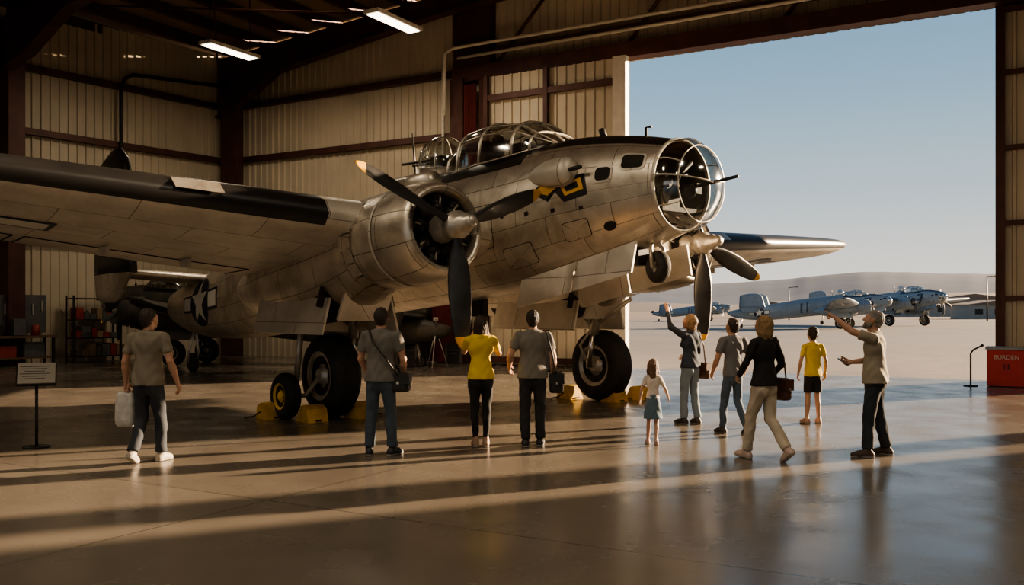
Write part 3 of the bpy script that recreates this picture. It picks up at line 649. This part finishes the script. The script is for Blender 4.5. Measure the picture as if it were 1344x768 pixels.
# ------------------------------------------------------------------ PEOPLE (signed distance bodies -> surface nets)
def surfnet(Fd,org,h):
    S=Fd<0; nx,ny,nz=Fd.shape
    offs=[(i,j,k) for i in(0,1) for j in(0,1) for k in(0,1)]
    cnt=np.zeros((nx-1,ny-1,nz-1),np.int8)
    for o in offs: cnt+=S[o[0]:nx-1+o[0],o[1]:ny-1+o[1],o[2]:nz-1+o[2]]
    act=(cnt>0)&(cnt<8); ci=np.argwhere(act); idx=-np.ones(act.shape,np.int64); idx[act]=np.arange(len(ci))
    fc=np.stack([Fd[ci[:,0]+o[0],ci[:,1]+o[1],ci[:,2]+o[2]] for o in offs],1)
    acc=np.zeros((len(ci),3)); c=np.zeros(len(ci)); O=np.array(offs,float)
    for i in range(8):
        for j in range(i+1,8):
            if np.abs(O[i]-O[j]).sum()==1:
                m=(fc[:,i]<0)!=(fc[:,j]<0); t=np.where(m,fc[:,i]/np.where(m,fc[:,i]-fc[:,j],1),0)
                acc+=np.where(m[:,None],O[i]+t[:,None]*(O[j]-O[i]),0); c+=m
    V=(ci+acc/c[:,None])*h+org; Q=[]
    for ax in range(3):
        u=(ax+1)%3; v=(ax+2)%3; e=[0,0,0]; e[ax]=1
        sl0=[slice(None)]*3; sl1=[slice(None)]*3; sl0[ax]=slice(0,-1); sl1[ax]=slice(1,None)
        a=S[tuple(sl0)]; b=S[tuple(sl1)]; g=np.argwhere(a!=b)
        ok=(g[:,u]>0)&(g[:,v]>0)&(g[:,u]<Fd.shape[u]-1)&(g[:,v]<Fd.shape[v]-1); g=g[ok]
        ins=S[g[:,0],g[:,1],g[:,2]]; gu=g.copy(); gu[:,u]-=1; gv=g.copy(); gv[:,v]-=1; guv=gu.copy(); guv[:,v]-=1
        G=lambda q: idx[q[:,0],q[:,1],q[:,2]]
        q=np.stack([G(g),G(gu),G(guv),G(gv)],1); q[~ins]=q[~ins][:,::-1]; Q.append(q)
    Q=np.concatenate(Q); Q=Q[(Q>=0).all(1)]
    return V,Q
def peval(P,pr):
    a,b,ra,rb=pr['a'],pr['b'],pr['ra'],pr['rb']
    if pr['n'] is not None:
        c=(a+b)/2; P2=P+((P-c)@pr['n'])[...,None]*(pr['k']-1)*pr['n']
    else: P2=P
    ba=b-a; L2=ba@ba
    t=np.clip(((P2-a)@ba)/L2,0,1) if L2>1e-9 else np.zeros(P.shape[:-1])
    d=np.sqrt(((P2-a-t[...,None]*ba)**2).sum(-1))-(ra+(rb-ra)*t)
    if pr['cut']: d=np.maximum(d,((P-b)@ba)/math.sqrt(L2))
    return d
def PR(a,b,ra,rb,lab,n=None,sq=1.,cut=False,bl=.02):
    return dict(a=np.array(a,float),b=np.array(b,float),ra=ra,rb=rb,lab=lab,n=None if n is None else np.array(n,float),k=1/sq,cut=cut,bl=bl)
def build(prims,h,clipz=False):
    lo=np.min([np.minimum(p['a'],p['b'])-max(p['ra'],p['rb']) for p in prims],0)-3*h; hi=np.max([np.maximum(p['a'],p['b'])+max(p['ra'],p['rb']) for p in prims],0)+3*h
    n=np.ceil((hi-lo)/h).astype(int)+1; Fd=np.full(n,.2)
    for p in prims:
        R=max(p['ra'],p['rb'])+.045; l2=np.clip(((np.minimum(p['a'],p['b'])-R-lo)/h).astype(int),0,n-1); h2=np.clip(((np.maximum(p['a'],p['b'])+R-lo)/h).astype(int)+2,1,n)
        g=np.stack(np.meshgrid(*[np.arange(l2[i],h2[i])*h+lo[i] for i in range(3)],indexing='ij'),-1)
        d=peval(g,p); sl=tuple(slice(l2[i],h2[i]) for i in range(3)); f=Fd[sl]; k=p['bl']
        hh=np.maximum(k-np.abs(f-d),0)/k; Fd[sl]=np.minimum(f,d)-hh*hh*k/4
    if clipz:
        z=np.arange(n[2])*h+lo[2]; Fd=np.maximum(Fd,-z[None,None,:]+.002)
    V,Q=surfnet(Fd,lo,h)
    C=V[Q].mean(1); best=np.full(len(C),9.); lab=np.zeros(len(C),int)
    for p in prims:
        d=peval(C,p); m=d<best-1e-4; best[m]=d[m]; lab[m]=p['lab']
    return V,Q,lab
SKIN,SHIRT,PANT,SHOE,HAIR,EYE,LIP,SOLE=range(8)
def nrm(v): v=np.array(v,float); return v/np.linalg.norm(v)
def hand_prims(w,d,nh,side,curl=.35,s=1.,point=False):
    d=nrm(d); n=np.array(nh,float); n=nrm(n-d*(n@d)); t=np.cross(n,d) if side<0 else np.cross(d,n); P=[]
    L=lambda x,y,z: w+(t*x+d*y+n*z)*s
    offs=[.030,.010,-.010,-.029]; ml=[.088,.090,.085,.078]; fl=[(.040,.025,.020),(.045,.028,.021),(.041,.026,.020),(.032,.020,.018)]
    P.append(PR(w-d*.03,w+d*.01,.026*s,.025*s,SKIN,n,.8))
    for i in range(4):
        kb=L(offs[i],ml[i],0); P.append(PR(L(offs[i]*.6,.01,0),kb,.016*s,.0125*s,SKIN,bl=.012))
        cur=kb; ang=0; c=curl*(1+.15*i)
        if point: c=.05 if i==0 else 1.3
        for j,sl in enumerate(fl[i]):
            ang+=c*(1. if j==0 else .9); dv=d*math.cos(ang)+n*math.sin(ang)+t*(offs[i]*1.2)*(1 if curl<.6 else .2); nx=cur+nrm(dv)*sl*s
            P.append(PR(cur,nx,(.0095-.0009*j)*s,(.0088-.001*j)*s,SKIN,bl=.003)); cur=nx
    b=L(.022,.02,.006); k1=L(.05,.052,.016+.01*curl); k2=L(.058,.083,.022+.03*curl); k3=L(.056,.106,.028+.045*curl)
    P+= [PR(b,k1,.017*s,.0125*s,SKIN,bl=.012),PR(k1,k2,.0115*s,.010*s,SKIN,bl=.004),PR(k2,k3,.010*s,.008*s,SKIN,bl=.003)]
    return P
def person(name,px,py,H,yaw,shirt,pants,shoe,hair,skin=(.42,.24,.16),style='short',female=False,child=False,sleeve='short',legs='pants',
           LA=((-.25,-.02,1.15),(-.27,.03,.90)),RA=((.25,-.02,1.15),(.27,.03,.90)),LL=((-.095,.02,.50),(-.10,0,.09),0,8),RL=((.095,.02,.50),(.10,0,.09),0,-8),
           head=(0,0),lean=0.,beard=False,lcurl=.35,rcurl=.35,lpoint=False,rpoint=False,lpn=None,rpn=None,bulk=1.):
    sw=.165 if female else .19
    if child: sw*=.85
    wst=.128 if female else .15; hip=.105 if not female else .11; bk=bulk*(.9 if child else 1)
    T=lambda x,y,z:(x,y+lean*(z-.95),z)
    Y=(0,1,0); B=[]
    hemz=.885 if not female else .91
    if legs=='skirt': hemz=.99
    B.append(PR(T(0,0,1.16),T(0,0,1.33),wst*bk,.152*bk if not female else .135*bk,SHIRT,Y,.74))
    B.append(PR(T(0,0,1.17),T(0,-.008,hemz),wst*bk*1.0,(.192 if not female else .186)*bk if legs!='skirt' else .16*bk,SHIRT,Y,.735,True,.008))
    cw=.075 if not female else .055
    if child: cw*=.8
    B.append(PR(T(-cw,.005,1.31),T(cw,.005,1.31),.112*bk,.112*bk,SHIRT,Y,.92,bl=.03))
    B.append(PR(T(-cw,-.02,1.37),T(cw,-.02,1.37),.088*bk,.088*bk,SHIRT,Y,.95,bl=.03))
    for sg in(-1,1):
        B.append(PR(T(0,-.015,1.465),T(sg*(sw-.03),-.005,1.43),.058,.055,SHIRT,bl=.03))
        if female and not child: B.append(PR(T(sg*.065,.085,1.27),T(sg*.065,.09,1.27),.055,.055,SHIRT,bl=.03))
    B.append(PR((-.05,0,.91),(.05,0,.91),hip*bk,hip*bk,PANT,Y,.88,bl=.012))
    for sg in(-1,1): B.append(PR((sg*.058,-.030,.865),(sg*.058,-.025,.85),.088*bk,.088*bk,PANT,bl=.02))
    if legs=='skirt':
        B.append(PR((0,0,1.02),(0,0,.56),.13,.205,PANT,Y,.85,True,.01))
    hb=np.array(T(0,.0,1.47)); hc=np.array(T(0,.015,1.63))
    hs=1.0 if not child else (1.30 if H<1.2 else 1.13)
    if child: hc=hc+np.array((0,0,.02*hs))
    nr=.053 if not female else .045
    B.append(PR(hb-np.array((0,.0,.03)),hc+np.array((0,-.01,-.05)),nr*1.08,nr,SKIN,bl=.012))
    for sg,(el_,wr) in((-1,LA),(1,RA)):
        Sh=np.array(T(sg*sw,-.005,1.42)); el_=np.array(el_); wr=np.array(wr); a_=.9 if female else 1.
        if child: a_=.8
        if sleeve=='long':
            B.append(PR(Sh,el_,.062*a_,.05*a_,SHIRT,bl=.025)); B.append(PR(el_,wr,.05*a_,.036*a_,SHIRT,cut=True,bl=.015))
            B.append(PR(el_+(wr-el_)*.7,wr+nrm(wr-el_)*.01,.03*a_,.027*a_,SKIN,bl=.004))
        else:
            B.append(PR(Sh,Sh+(el_-Sh)*.66,.064*a_,.060*a_,SHIRT,cut=True,bl=.022))
            B.append(PR(Sh+(el_-Sh)*.2,el_,.05*a_,.039*a_,SKIN,bl=.004)); m=el_+(wr-el_)*.3
            B.append(PR(el_,m,.038*a_,.043*a_,SKIN,bl=.015)); B.append(PR(m,wr,.043*a_,.027*a_,SKIN,bl=.012))
    for sg,(kn,an,pitch,fy) in((-1,LL),(1,RL)):
        hp=np.array((sg*.082,0,.87)); kn=np.array(kn); an=np.array(an); g=bk
        if legs in('pants','leggings'):
            t=1. if legs=='pants' else .84
            B.append(PR(hp,kn,.090*g,.066*t*g,PANT,bl=.018)); mid=kn+(an-kn)*.35
            B.append(PR(kn,mid,.064*t*g,.063*t*g,PANT,bl=.02)); e=an+(kn-an)*(.04 if legs=='pants' else .12)
            B.append(PR(mid,e,.063*t*g,(.060 if legs=='pants' else .038)*g,PANT,cut=True,bl=.012))
            B.append(PR(an+(kn-an)*.25,an,.036,.036,SKIN,bl=.004))
        else:
            if legs=='shorts': B.append(PR(hp,hp+(kn-hp)*.78,.094*g,.092*g,PANT,cut=True,bl=.015))
            B.append(PR(hp,kn,.075*g,.052*g,SKIN,bl=.004)); mid=kn+(an-kn)*.32+np.array((0,-.012,0))
            B.append(PR(kn,mid,.050*g,.054*g,SKIN,bl=.02)); B.append(PR(mid,an,.054*g,.034*g,SKIN,bl=.015))
        fyr=math.radians(fy); pr_=math.radians(pitch); f=np.array((-math.sin(fyr),math.cos(fyr),0)); up=np.array((0,0,1.))
        fd=f*math.cos(pr_)-up*math.sin(pr_); fu=up*math.cos(pr_)+f*math.sin(pr_); ft=lambda x,z: an+fd*x+fu*z
        B.append(PR(ft(0,.0),ft(-.035,-.05),.042,.041,SHOE,bl=.01)); B.append(PR(ft(-.035,-.05),ft(.10,-.053),.040,.044,SHOE,bl=.02)); B.append(PR(ft(0,-.02),ft(.10,-.05),.042,.036,SHOE,bl=.02)); B.append(PR(ft(.10,-.053),ft(.165,-.06),.043,.031,SHOE,bl=.015))
        B.append(PR(ft(-.04,-.078),ft(.16,-.078),.043,.038,SOLE,fu,.3,bl=.004))
    V,Q,lab=build(B,.0095,True)
    vl=np.zeros(len(V)); cl=np.isin(lab,(SHIRT,PANT)); vl[Q[cl].ravel()]=1
    ph=random.uniform(0,6); Cn=np.zeros_like(V)
    e1=V[Q[:,2]]-V[Q[:,0]]; e2=V[Q[:,3]]-V[Q[:,1]]; fn=np.cross(e1,e2)
    for j in range(4): np.add.at(Cn,Q[:,j],fn)
    Cn/=np.linalg.norm(Cn,axis=1)[:,None]+1e-9
    w1=np.sin(V[:,2]*38+6*np.sin(V[:,0]*11+ph)+4*np.sin(V[:,1]*13))*.5+np.sin(V[:,2]*17+V[:,0]*31+ph*2)*.5+.5*np.sin(V[:,0]*45+V[:,2]*22-ph)
    V=V+Cn*(w1*.005*vl)[:,None]
    parts=[(V,Q,lab)]
    yw,pi_=math.radians(head[0]),math.radians(head[1]); Rm=np.array(Matrix.Rotation(yw,3,'Z')@Matrix.Rotation(pi_,3,'X'))
    h=lambda x,y,z_: hc+Rm@(np.array((x,y,z_))*hs); X=Rm@np.array((1.,0,0)); Hd=[]
    def hp_(a,b,ra,rb,lab_,n=None,sq=1.,bl=.012,cut=False): Hd.append(PR(h(*a),h(*b),ra*hs,rb*hs,lab_,n,sq,cut,bl*hs))
    hp_((0,-.015,.028),(0,.008,.026),.089,.086,SKIN,X,.86); hp_((0,.03,-.01),(0,.04,-.06),.066,.044,SKIN,X,.9,.03); hp_((0,.045,-.07),(0,.068,-.088),.04,.024,SKIN,bl=.03)
    for sg in(-1,1):
        hp_((sg*.034,.06,-.02),(sg*.03,.055,-.035),.03,.03,SKIN,bl=.02); hp_((sg*.079,-.002,.012),(sg*.077,.004,-.025),.017,.012,SKIN,X,.55,.006)
        hp_((sg*.030,.0825,.014),(sg*.030,.083,.014),.0115,.0115,EYE,bl=.002); hp_((sg*.014,.089,.034),(sg*.045,.079,.034),.009,.008,SKIN,bl=.012); hp_((sg*.016,.094,.038),(sg*.044,.083,.037),.0055,.004,HAIR,bl=.002)
        hp_((sg*.018,.088,.022),(sg*.044,.08,.023),.007,.006,SKIN,bl=.004)
        hp_((sg*.008,.102,-.022),(sg*.009,.1,-.022),.009,.009,SKIN,bl=.006)
    hp_((0,.092,.02),(0,.112,-.018),.008,.0115,SKIN,bl=.01); hp_((-.018,.088,-.047),(.018,.088,-.047),.0065,.0065,LIP,bl=.003); hp_((-.014,.088,-.056),(.014,.088,-.056),.007,.007,LIP,bl=.003)
    hp_((0,-.01,-.05),(0,-.02,-.12),nr/hs*1.0,nr/hs*1.02,SKIN,bl=.02)
    if beard: hp_((0,.055,-.075),(0,.07,-.09),.046,.03,HAIR,bl=.01); hp_((-.05,.03,-.06),(.05,.03,-.06),.036,.036,HAIR,bl=.01)
    hp_((0,-.024,.04),(0,-.006,.046),.093,.088,HAIR,X,.89,.006); hp_((0,-.05,.0),(0,-.05,-.03),.062,.054,HAIR,X,1.1,.02)
    for sg in(-1,1): hp_((sg*.055,-.02,.02),(sg*.058,.0,.02),.03,.026,HAIR,bl=.01)
    if style=='top': hp_((0,.0,.085),(0,.05,.085),.055,.045,HAIR,bl=.02)
    if style in('long','bob','wavy'):
        zb={'long':-.27,'bob':-.10,'wavy':-.19}[style]; r1={'long':.07,'bob':.072,'wavy':.082}[style]
        hp_((0,-.045,.02),(0,-.06,-.08),.085,r1,HAIR,bl=.02); hp_((0,-.06,-.08),(0,-.075,zb),r1,.05,HAIR,Rm@np.array((0,1.,0)),.75,.02)
        for sg in(-1,1):
            hp_((sg*.055,-.015,.04),(sg*.068,-.015,-.07),.035,.033,HAIR,bl=.015)
            if style!='bob': hp_((sg*.068,-.02,-.07),(sg*.07,-.04,zb*.85),.033,.022,HAIR,bl=.015)
            if style=='wavy':
                for q in range(4): hp_((sg*(.07+.012*(q%2)),-.03,-.03-.045*q),(sg*.04,-.09+.01*(q%2),-.05-.045*q),.026,.03,HAIR,bl=.01)
    V,Q,lab=build(Hd,.0052)
    vl=np.zeros(len(V)); vl[Q[lab==HAIR].ravel()]=1; lc=(V-hc)@Rm
    ang=np.arctan2(lc[:,0],-lc[:,1]+.001); V=V+((V-hc)/np.linalg.norm(V-hc,axis=1)[:,None])*(np.sin(ang*26+lc[:,2]*30+2*np.sin(lc[:,2]*40))*.003*vl)[:,None]
    parts.append((V,Q,lab))
    for sg,(el_,wr),cu,pt_,pn in((-1,LA,lcurl,lpoint,lpn),(1,RA,rcurl,rpoint,rpn)):
        s=(1. if not female else .92)*(1 if not child else .9)
        V,Q,lab=build(hand_prims(np.array(wr),np.array(wr)-np.array(el_)+np.array((0,.0,-.02)),pn if pn is not None else (-sg,-.15,0),sg,cu,s,pt_),.0042); parts.append((V,Q,lab))
    Vs=[];Qs=[];Ls=[];o=0
    for V,Q,lab in parts: Vs.append(V);Qs.append(Q+o);Ls.append(lab);o+=len(V)
    V=np.concatenate(Vs)*(H/1.77);Q=np.concatenate(Qs);lab=np.concatenate(Ls)
    me=bpy.data.meshes.new(name); me.vertices.add(len(V)); me.vertices.foreach_set('co',V.ravel().astype(np.float32)); me.loops.add(len(Q)*4); me.loops.foreach_set('vertex_index',Q.ravel().astype(np.int32))
    me.polygons.add(len(Q)); me.polygons.foreach_set('loop_start',(np.arange(len(Q))*4).astype(np.int32)); me.polygons.foreach_set('loop_total',np.full(len(Q),4,np.int32))
    uid='%s_%d'%(name,px)
    for m in (M('skin_'+uid,skin,.5,0,.08,8),M('shirt_'+uid,shirt,.85,0,.10,6,.25,120),M('trousers_'+uid,pants,.85,0,.14,7,.25,90),M('shoe_'+uid,shoe,.6,0,.1,8),M('hair_'+uid,hair,.5,0,.4,25,.5,140),
              M('eye_white',(.5,.48,.45),.3,0,.02),M('lip',(.33,.13,.10),.5,0,.05),M('shoe_sole',(.35,.32,.28),.7)): me.materials.append(m)
    me.update(calc_edges=True); me.polygons.foreach_set('material_index',lab.astype(np.int32)); me.polygons.foreach_set('use_smooth',np.ones(len(Q),bool)); me.update()
    o=bpy.data.objects.new(name,me); sc.collection.objects.link(o); KS[o.name]=H/1.77
    x,y=gnd(px,py); o.location=(x,y,0); o.rotation_euler[2]=math.radians(yaw); return o
KS={}
def bag(name,P,off,size,col,strap=None,kind='bag'):
    mb=MB(); w_,d_,h_=size; c=Vector(off); rings=[]
    for q,k in ((0,.8),(.06,.97),(.2,1.04),(.6,1.0),(.88,.9),(1,.72)):
        r=[]
        for j in range(20):
            a=2*math.pi*j/20; ca,sa=math.cos(a),math.sin(a); e=.5
            r.append(c+Vector((w_/2*k*math.copysign(abs(ca)**e,ca),d_/2*k*math.copysign(abs(sa)**e,sa),(q-1)*h_)))
        rings.append(r)
    mb.loft(rings,0,True,True,True)
    if kind=='bag': 
        mb.box(c+Vector((0,0,-h_*.3)),(w_*1.06,d_*1.08,h_*.5),None,0); mb.box(c+Vector((0,-d_*.56,-h_*.5)),(w_*.12,.015,.03),None,1); mb.box(c+Vector((w_*.55,0,-h_*.5)),(.012,d_*.2,.03),None,1)
    if strap: mb.tube(strap,.011,0,6)
    o=mb.obj(name,[M('leather%.3f%.3f'%(col[0],col[2]),col,.5,0,.2,12,.2,60),hubm]); o.location=P.location; o.rotation_euler=P.rotation_euler; o.scale=(KS[P.name],)*3; return o
dk=(.02,.02,.022); brown=(.03,.018,.012)
p1=person('man',195,607,1.74,-8,(.19,.165,.125),(.03,.035,.045),(.36,.31,.26),brown,LL=((-.10,.04,.50),(-.10,-.16,.13),28,5),RL=((.09,.10,.51),(.09,.12,.09),0,-8),LA=((-.27,-.03,1.15),(-.29,.03,.90)),RA=((.29,-.05,1.16),(.33,.03,.93)),lcurl=.9,head=(-20,6),bulk=1.04)
bag('plastic_bag',p1,(-.31,.06,.80),(.24,.12,.40),(.5,.48,.44),[(-.36,.06,.72),(-.30,.06,.84),(-.26,.06,.72)],'sack')
p2=person('man',500,598,1.75,-6,(.15,.14,.125),(.055,.075,.10),dk,brown,head=(5,12),LL=((-.12,.02,.50),(-.14,0,.09),0,12),RL=((.11,.03,.50),(.13,.03,.09),0,-25),RA=((.27,.0,1.15),(.25,.10,.92)),LA=((-.25,.02,1.15),(-.2,.16,.97)),bulk=1.04)
bag('shoulder_bag',p2,(.22,.0,.98),(.26,.14,.22),(.018,.016,.015),[(.22,-.08,.96),(.10,-.14,1.15),(-.06,-.155,1.35),(-.13,-.06,1.50),(-.1,.1,1.38),(.05,.15,1.2),(.21,.08,.98)])
p3=person('woman',631,587,1.66,4,(.62,.44,.04),(.012,.012,.014),(.3,.2,.14),(.035,.02,.013),style='long',female=True,legs='leggings',LL=((-.08,.02,.5),(-.07,0,.09),0,6),RL=((.08,.02,.5),(.07,.02,.09),0,-6),
    LA=((-.22,.20,1.26),(-.09,.30,1.50)),RA=((.25,.16,1.24),(.10,.30,1.50)),lcurl=.8,rcurl=.8,lpn=(.5,.8,0),rpn=(-.5,.8,0),head=(0,22))
p4=person('man',699,586,1.72,0,(.17,.155,.135),(.022,.022,.026),dk,(.02,.013,.01),head=(0,14),LA=((-.29,-.07,1.17),(-.30,.14,1.02)),RA=((.27,.0,1.15),(.27,.10,.93)),LL=((-.10,.02,.5),(-.09,-.03,.09),0,5),RL=((.10,.03,.5),(.10,.05,.09),0,-10),bulk=1.06)
bag('shoulder_bag',p4,(.31,.02,.95),(.18,.16,.26),(.018,.016,.015),[(.3,-.05,.93),(.25,-.09,1.2),(.17,-.05,1.49),(.22,.09,1.3),(.3,.08,.93)])
p5=person('girl',857,584,1.06,-6,(.62,.55,.48),(.10,.15,.19),(.45,.27,.22),(.16,.09,.05),style='long',female=True,child=True,legs='skirt',LL=((-.08,.06,.52),(-.10,.12,.09),0,5),RL=((.07,0,.50),(.06,-.16,.14),30,-5),
    LA=((-.24,-.02,1.18),(-.27,.05,.95)),RA=((.26,.04,1.18),(.33,.16,1.0)),head=(0,10),skin=(.50,.31,.22))
p6=person('woman',906,557,1.66,35,(.03,.04,.06),(.20,.25,.29),(.05,.04,.035),(.26,.165,.085),style='bob',female=True,sleeve='long',LA=((-.26,.17,1.55),(-.24,.26,1.80)),RA=((.22,.03,1.16),(.17,.22,1.08)),lpn=(.2,1,0),lcurl=.12,head=(20,16),LL=((-.09,.05,.5),(-.09,.05,.09),0,5),RL=((.09,.0,.5),(.1,-.06,.09),0,-10))
bag('handbag',p6,(.27,-.02,.98),(.12,.26,.26),(.10,.045,.02),[(.26,-.08,.96),(.21,-.09,1.25),(.14,-.04,1.49),(.20,.08,1.25),(.27,.08,.96)])
p7=person('man',962,570,1.60,22,(.14,.14,.145),(.07,.10,.14),(.05,.04,.035),brown,style='top',head=(10,14),LL=((-.09,.10,.51),(-.10,.12,.09),0,5),RL=((.10,.02,.5),(.10,-.20,.13),28,-8),LA=((-.26,.03,1.16),(-.24,.18,.95)),RA=((.27,-.04,1.16),(.26,.08,.94)),bulk=.92)
p8=person('woman',1003,604,1.66,28,(.014,.013,.014),(.48,.41,.32),(.48,.36,.31),(.28,.18,.085),style='wavy',female=True,sleeve='long',LL=((-.09,.13,.52),(-.09,.20,.09),-5,5),RL=((.08,-.02,.50),(.09,-.30,.16),35,-5),
    LA=((-.24,.06,1.17),(-.20,.22,1.02)),RA=((.24,-.04,1.16),(.25,.12,1.0)),head=(5,10),bulk=1.03)
bag('handbag',p8,(.27,.0,.99),(.13,.28,.27),(.09,.04,.025),[(.27,-.09,.97),(.22,-.10,1.25),(.14,-.05,1.50),(.20,.08,1.25),(.27,.09,.97)])
p9=person('boy',1067,556,1.44,6,(.62,.46,.06),(.015,.015,.018),(.45,.28,.2),(.03,.018,.012),child=True,legs='shorts',LL=((-.09,.02,.5),(-.12,.0,.09),0,12),RL=((.09,.02,.5),(.11,.0,.09),0,-12),head=(0,12),LA=((-.24,-.02,1.17),(-.26,.05,.93)),RA=((.24,-.02,1.17),(.26,.05,.93)),skin=(.45,.27,.18))
p10=person('man',1148,599,1.72,62,(.30,.26,.20),(.025,.03,.04),(.06,.04,.03),(.22,.20,.18),beard=True,head=(5,16),LA=((-.24,.22,1.50),(-.18,.42,1.66)),lpoint=True,lpn=(0,.2,-1),RA=((.25,.02,1.15),(.12,.28,1.12)),rcurl=.8,rpn=(-.6,0,.8),
    LL=((-.12,.05,.5),(-.16,.06,.09),0,14),RL=((.12,-.02,.5),(.16,-.12,.09),0,-20),bulk=1.1)
def phone(P,c,tilt=70):
    mb=MB(); R=Matrix.Rotation(math.radians(tilt),3,'X'); mb.box(c,(.075,.15,.009),R); mb.box(Vector(c)+R@Vector((0,0,.006)),(.068,.135,.003),R,1); o=mb.obj('smartphone',[darksteel,M('phone_screen',(.02,.03,.05),.1)]); o.location=P.location; o.rotation_euler=P.rotation_euler; o.scale=(KS[P.name],)*3
phone(p3,(0,.345,1.56),90); phone(p10,(.08,.37,1.12),35)
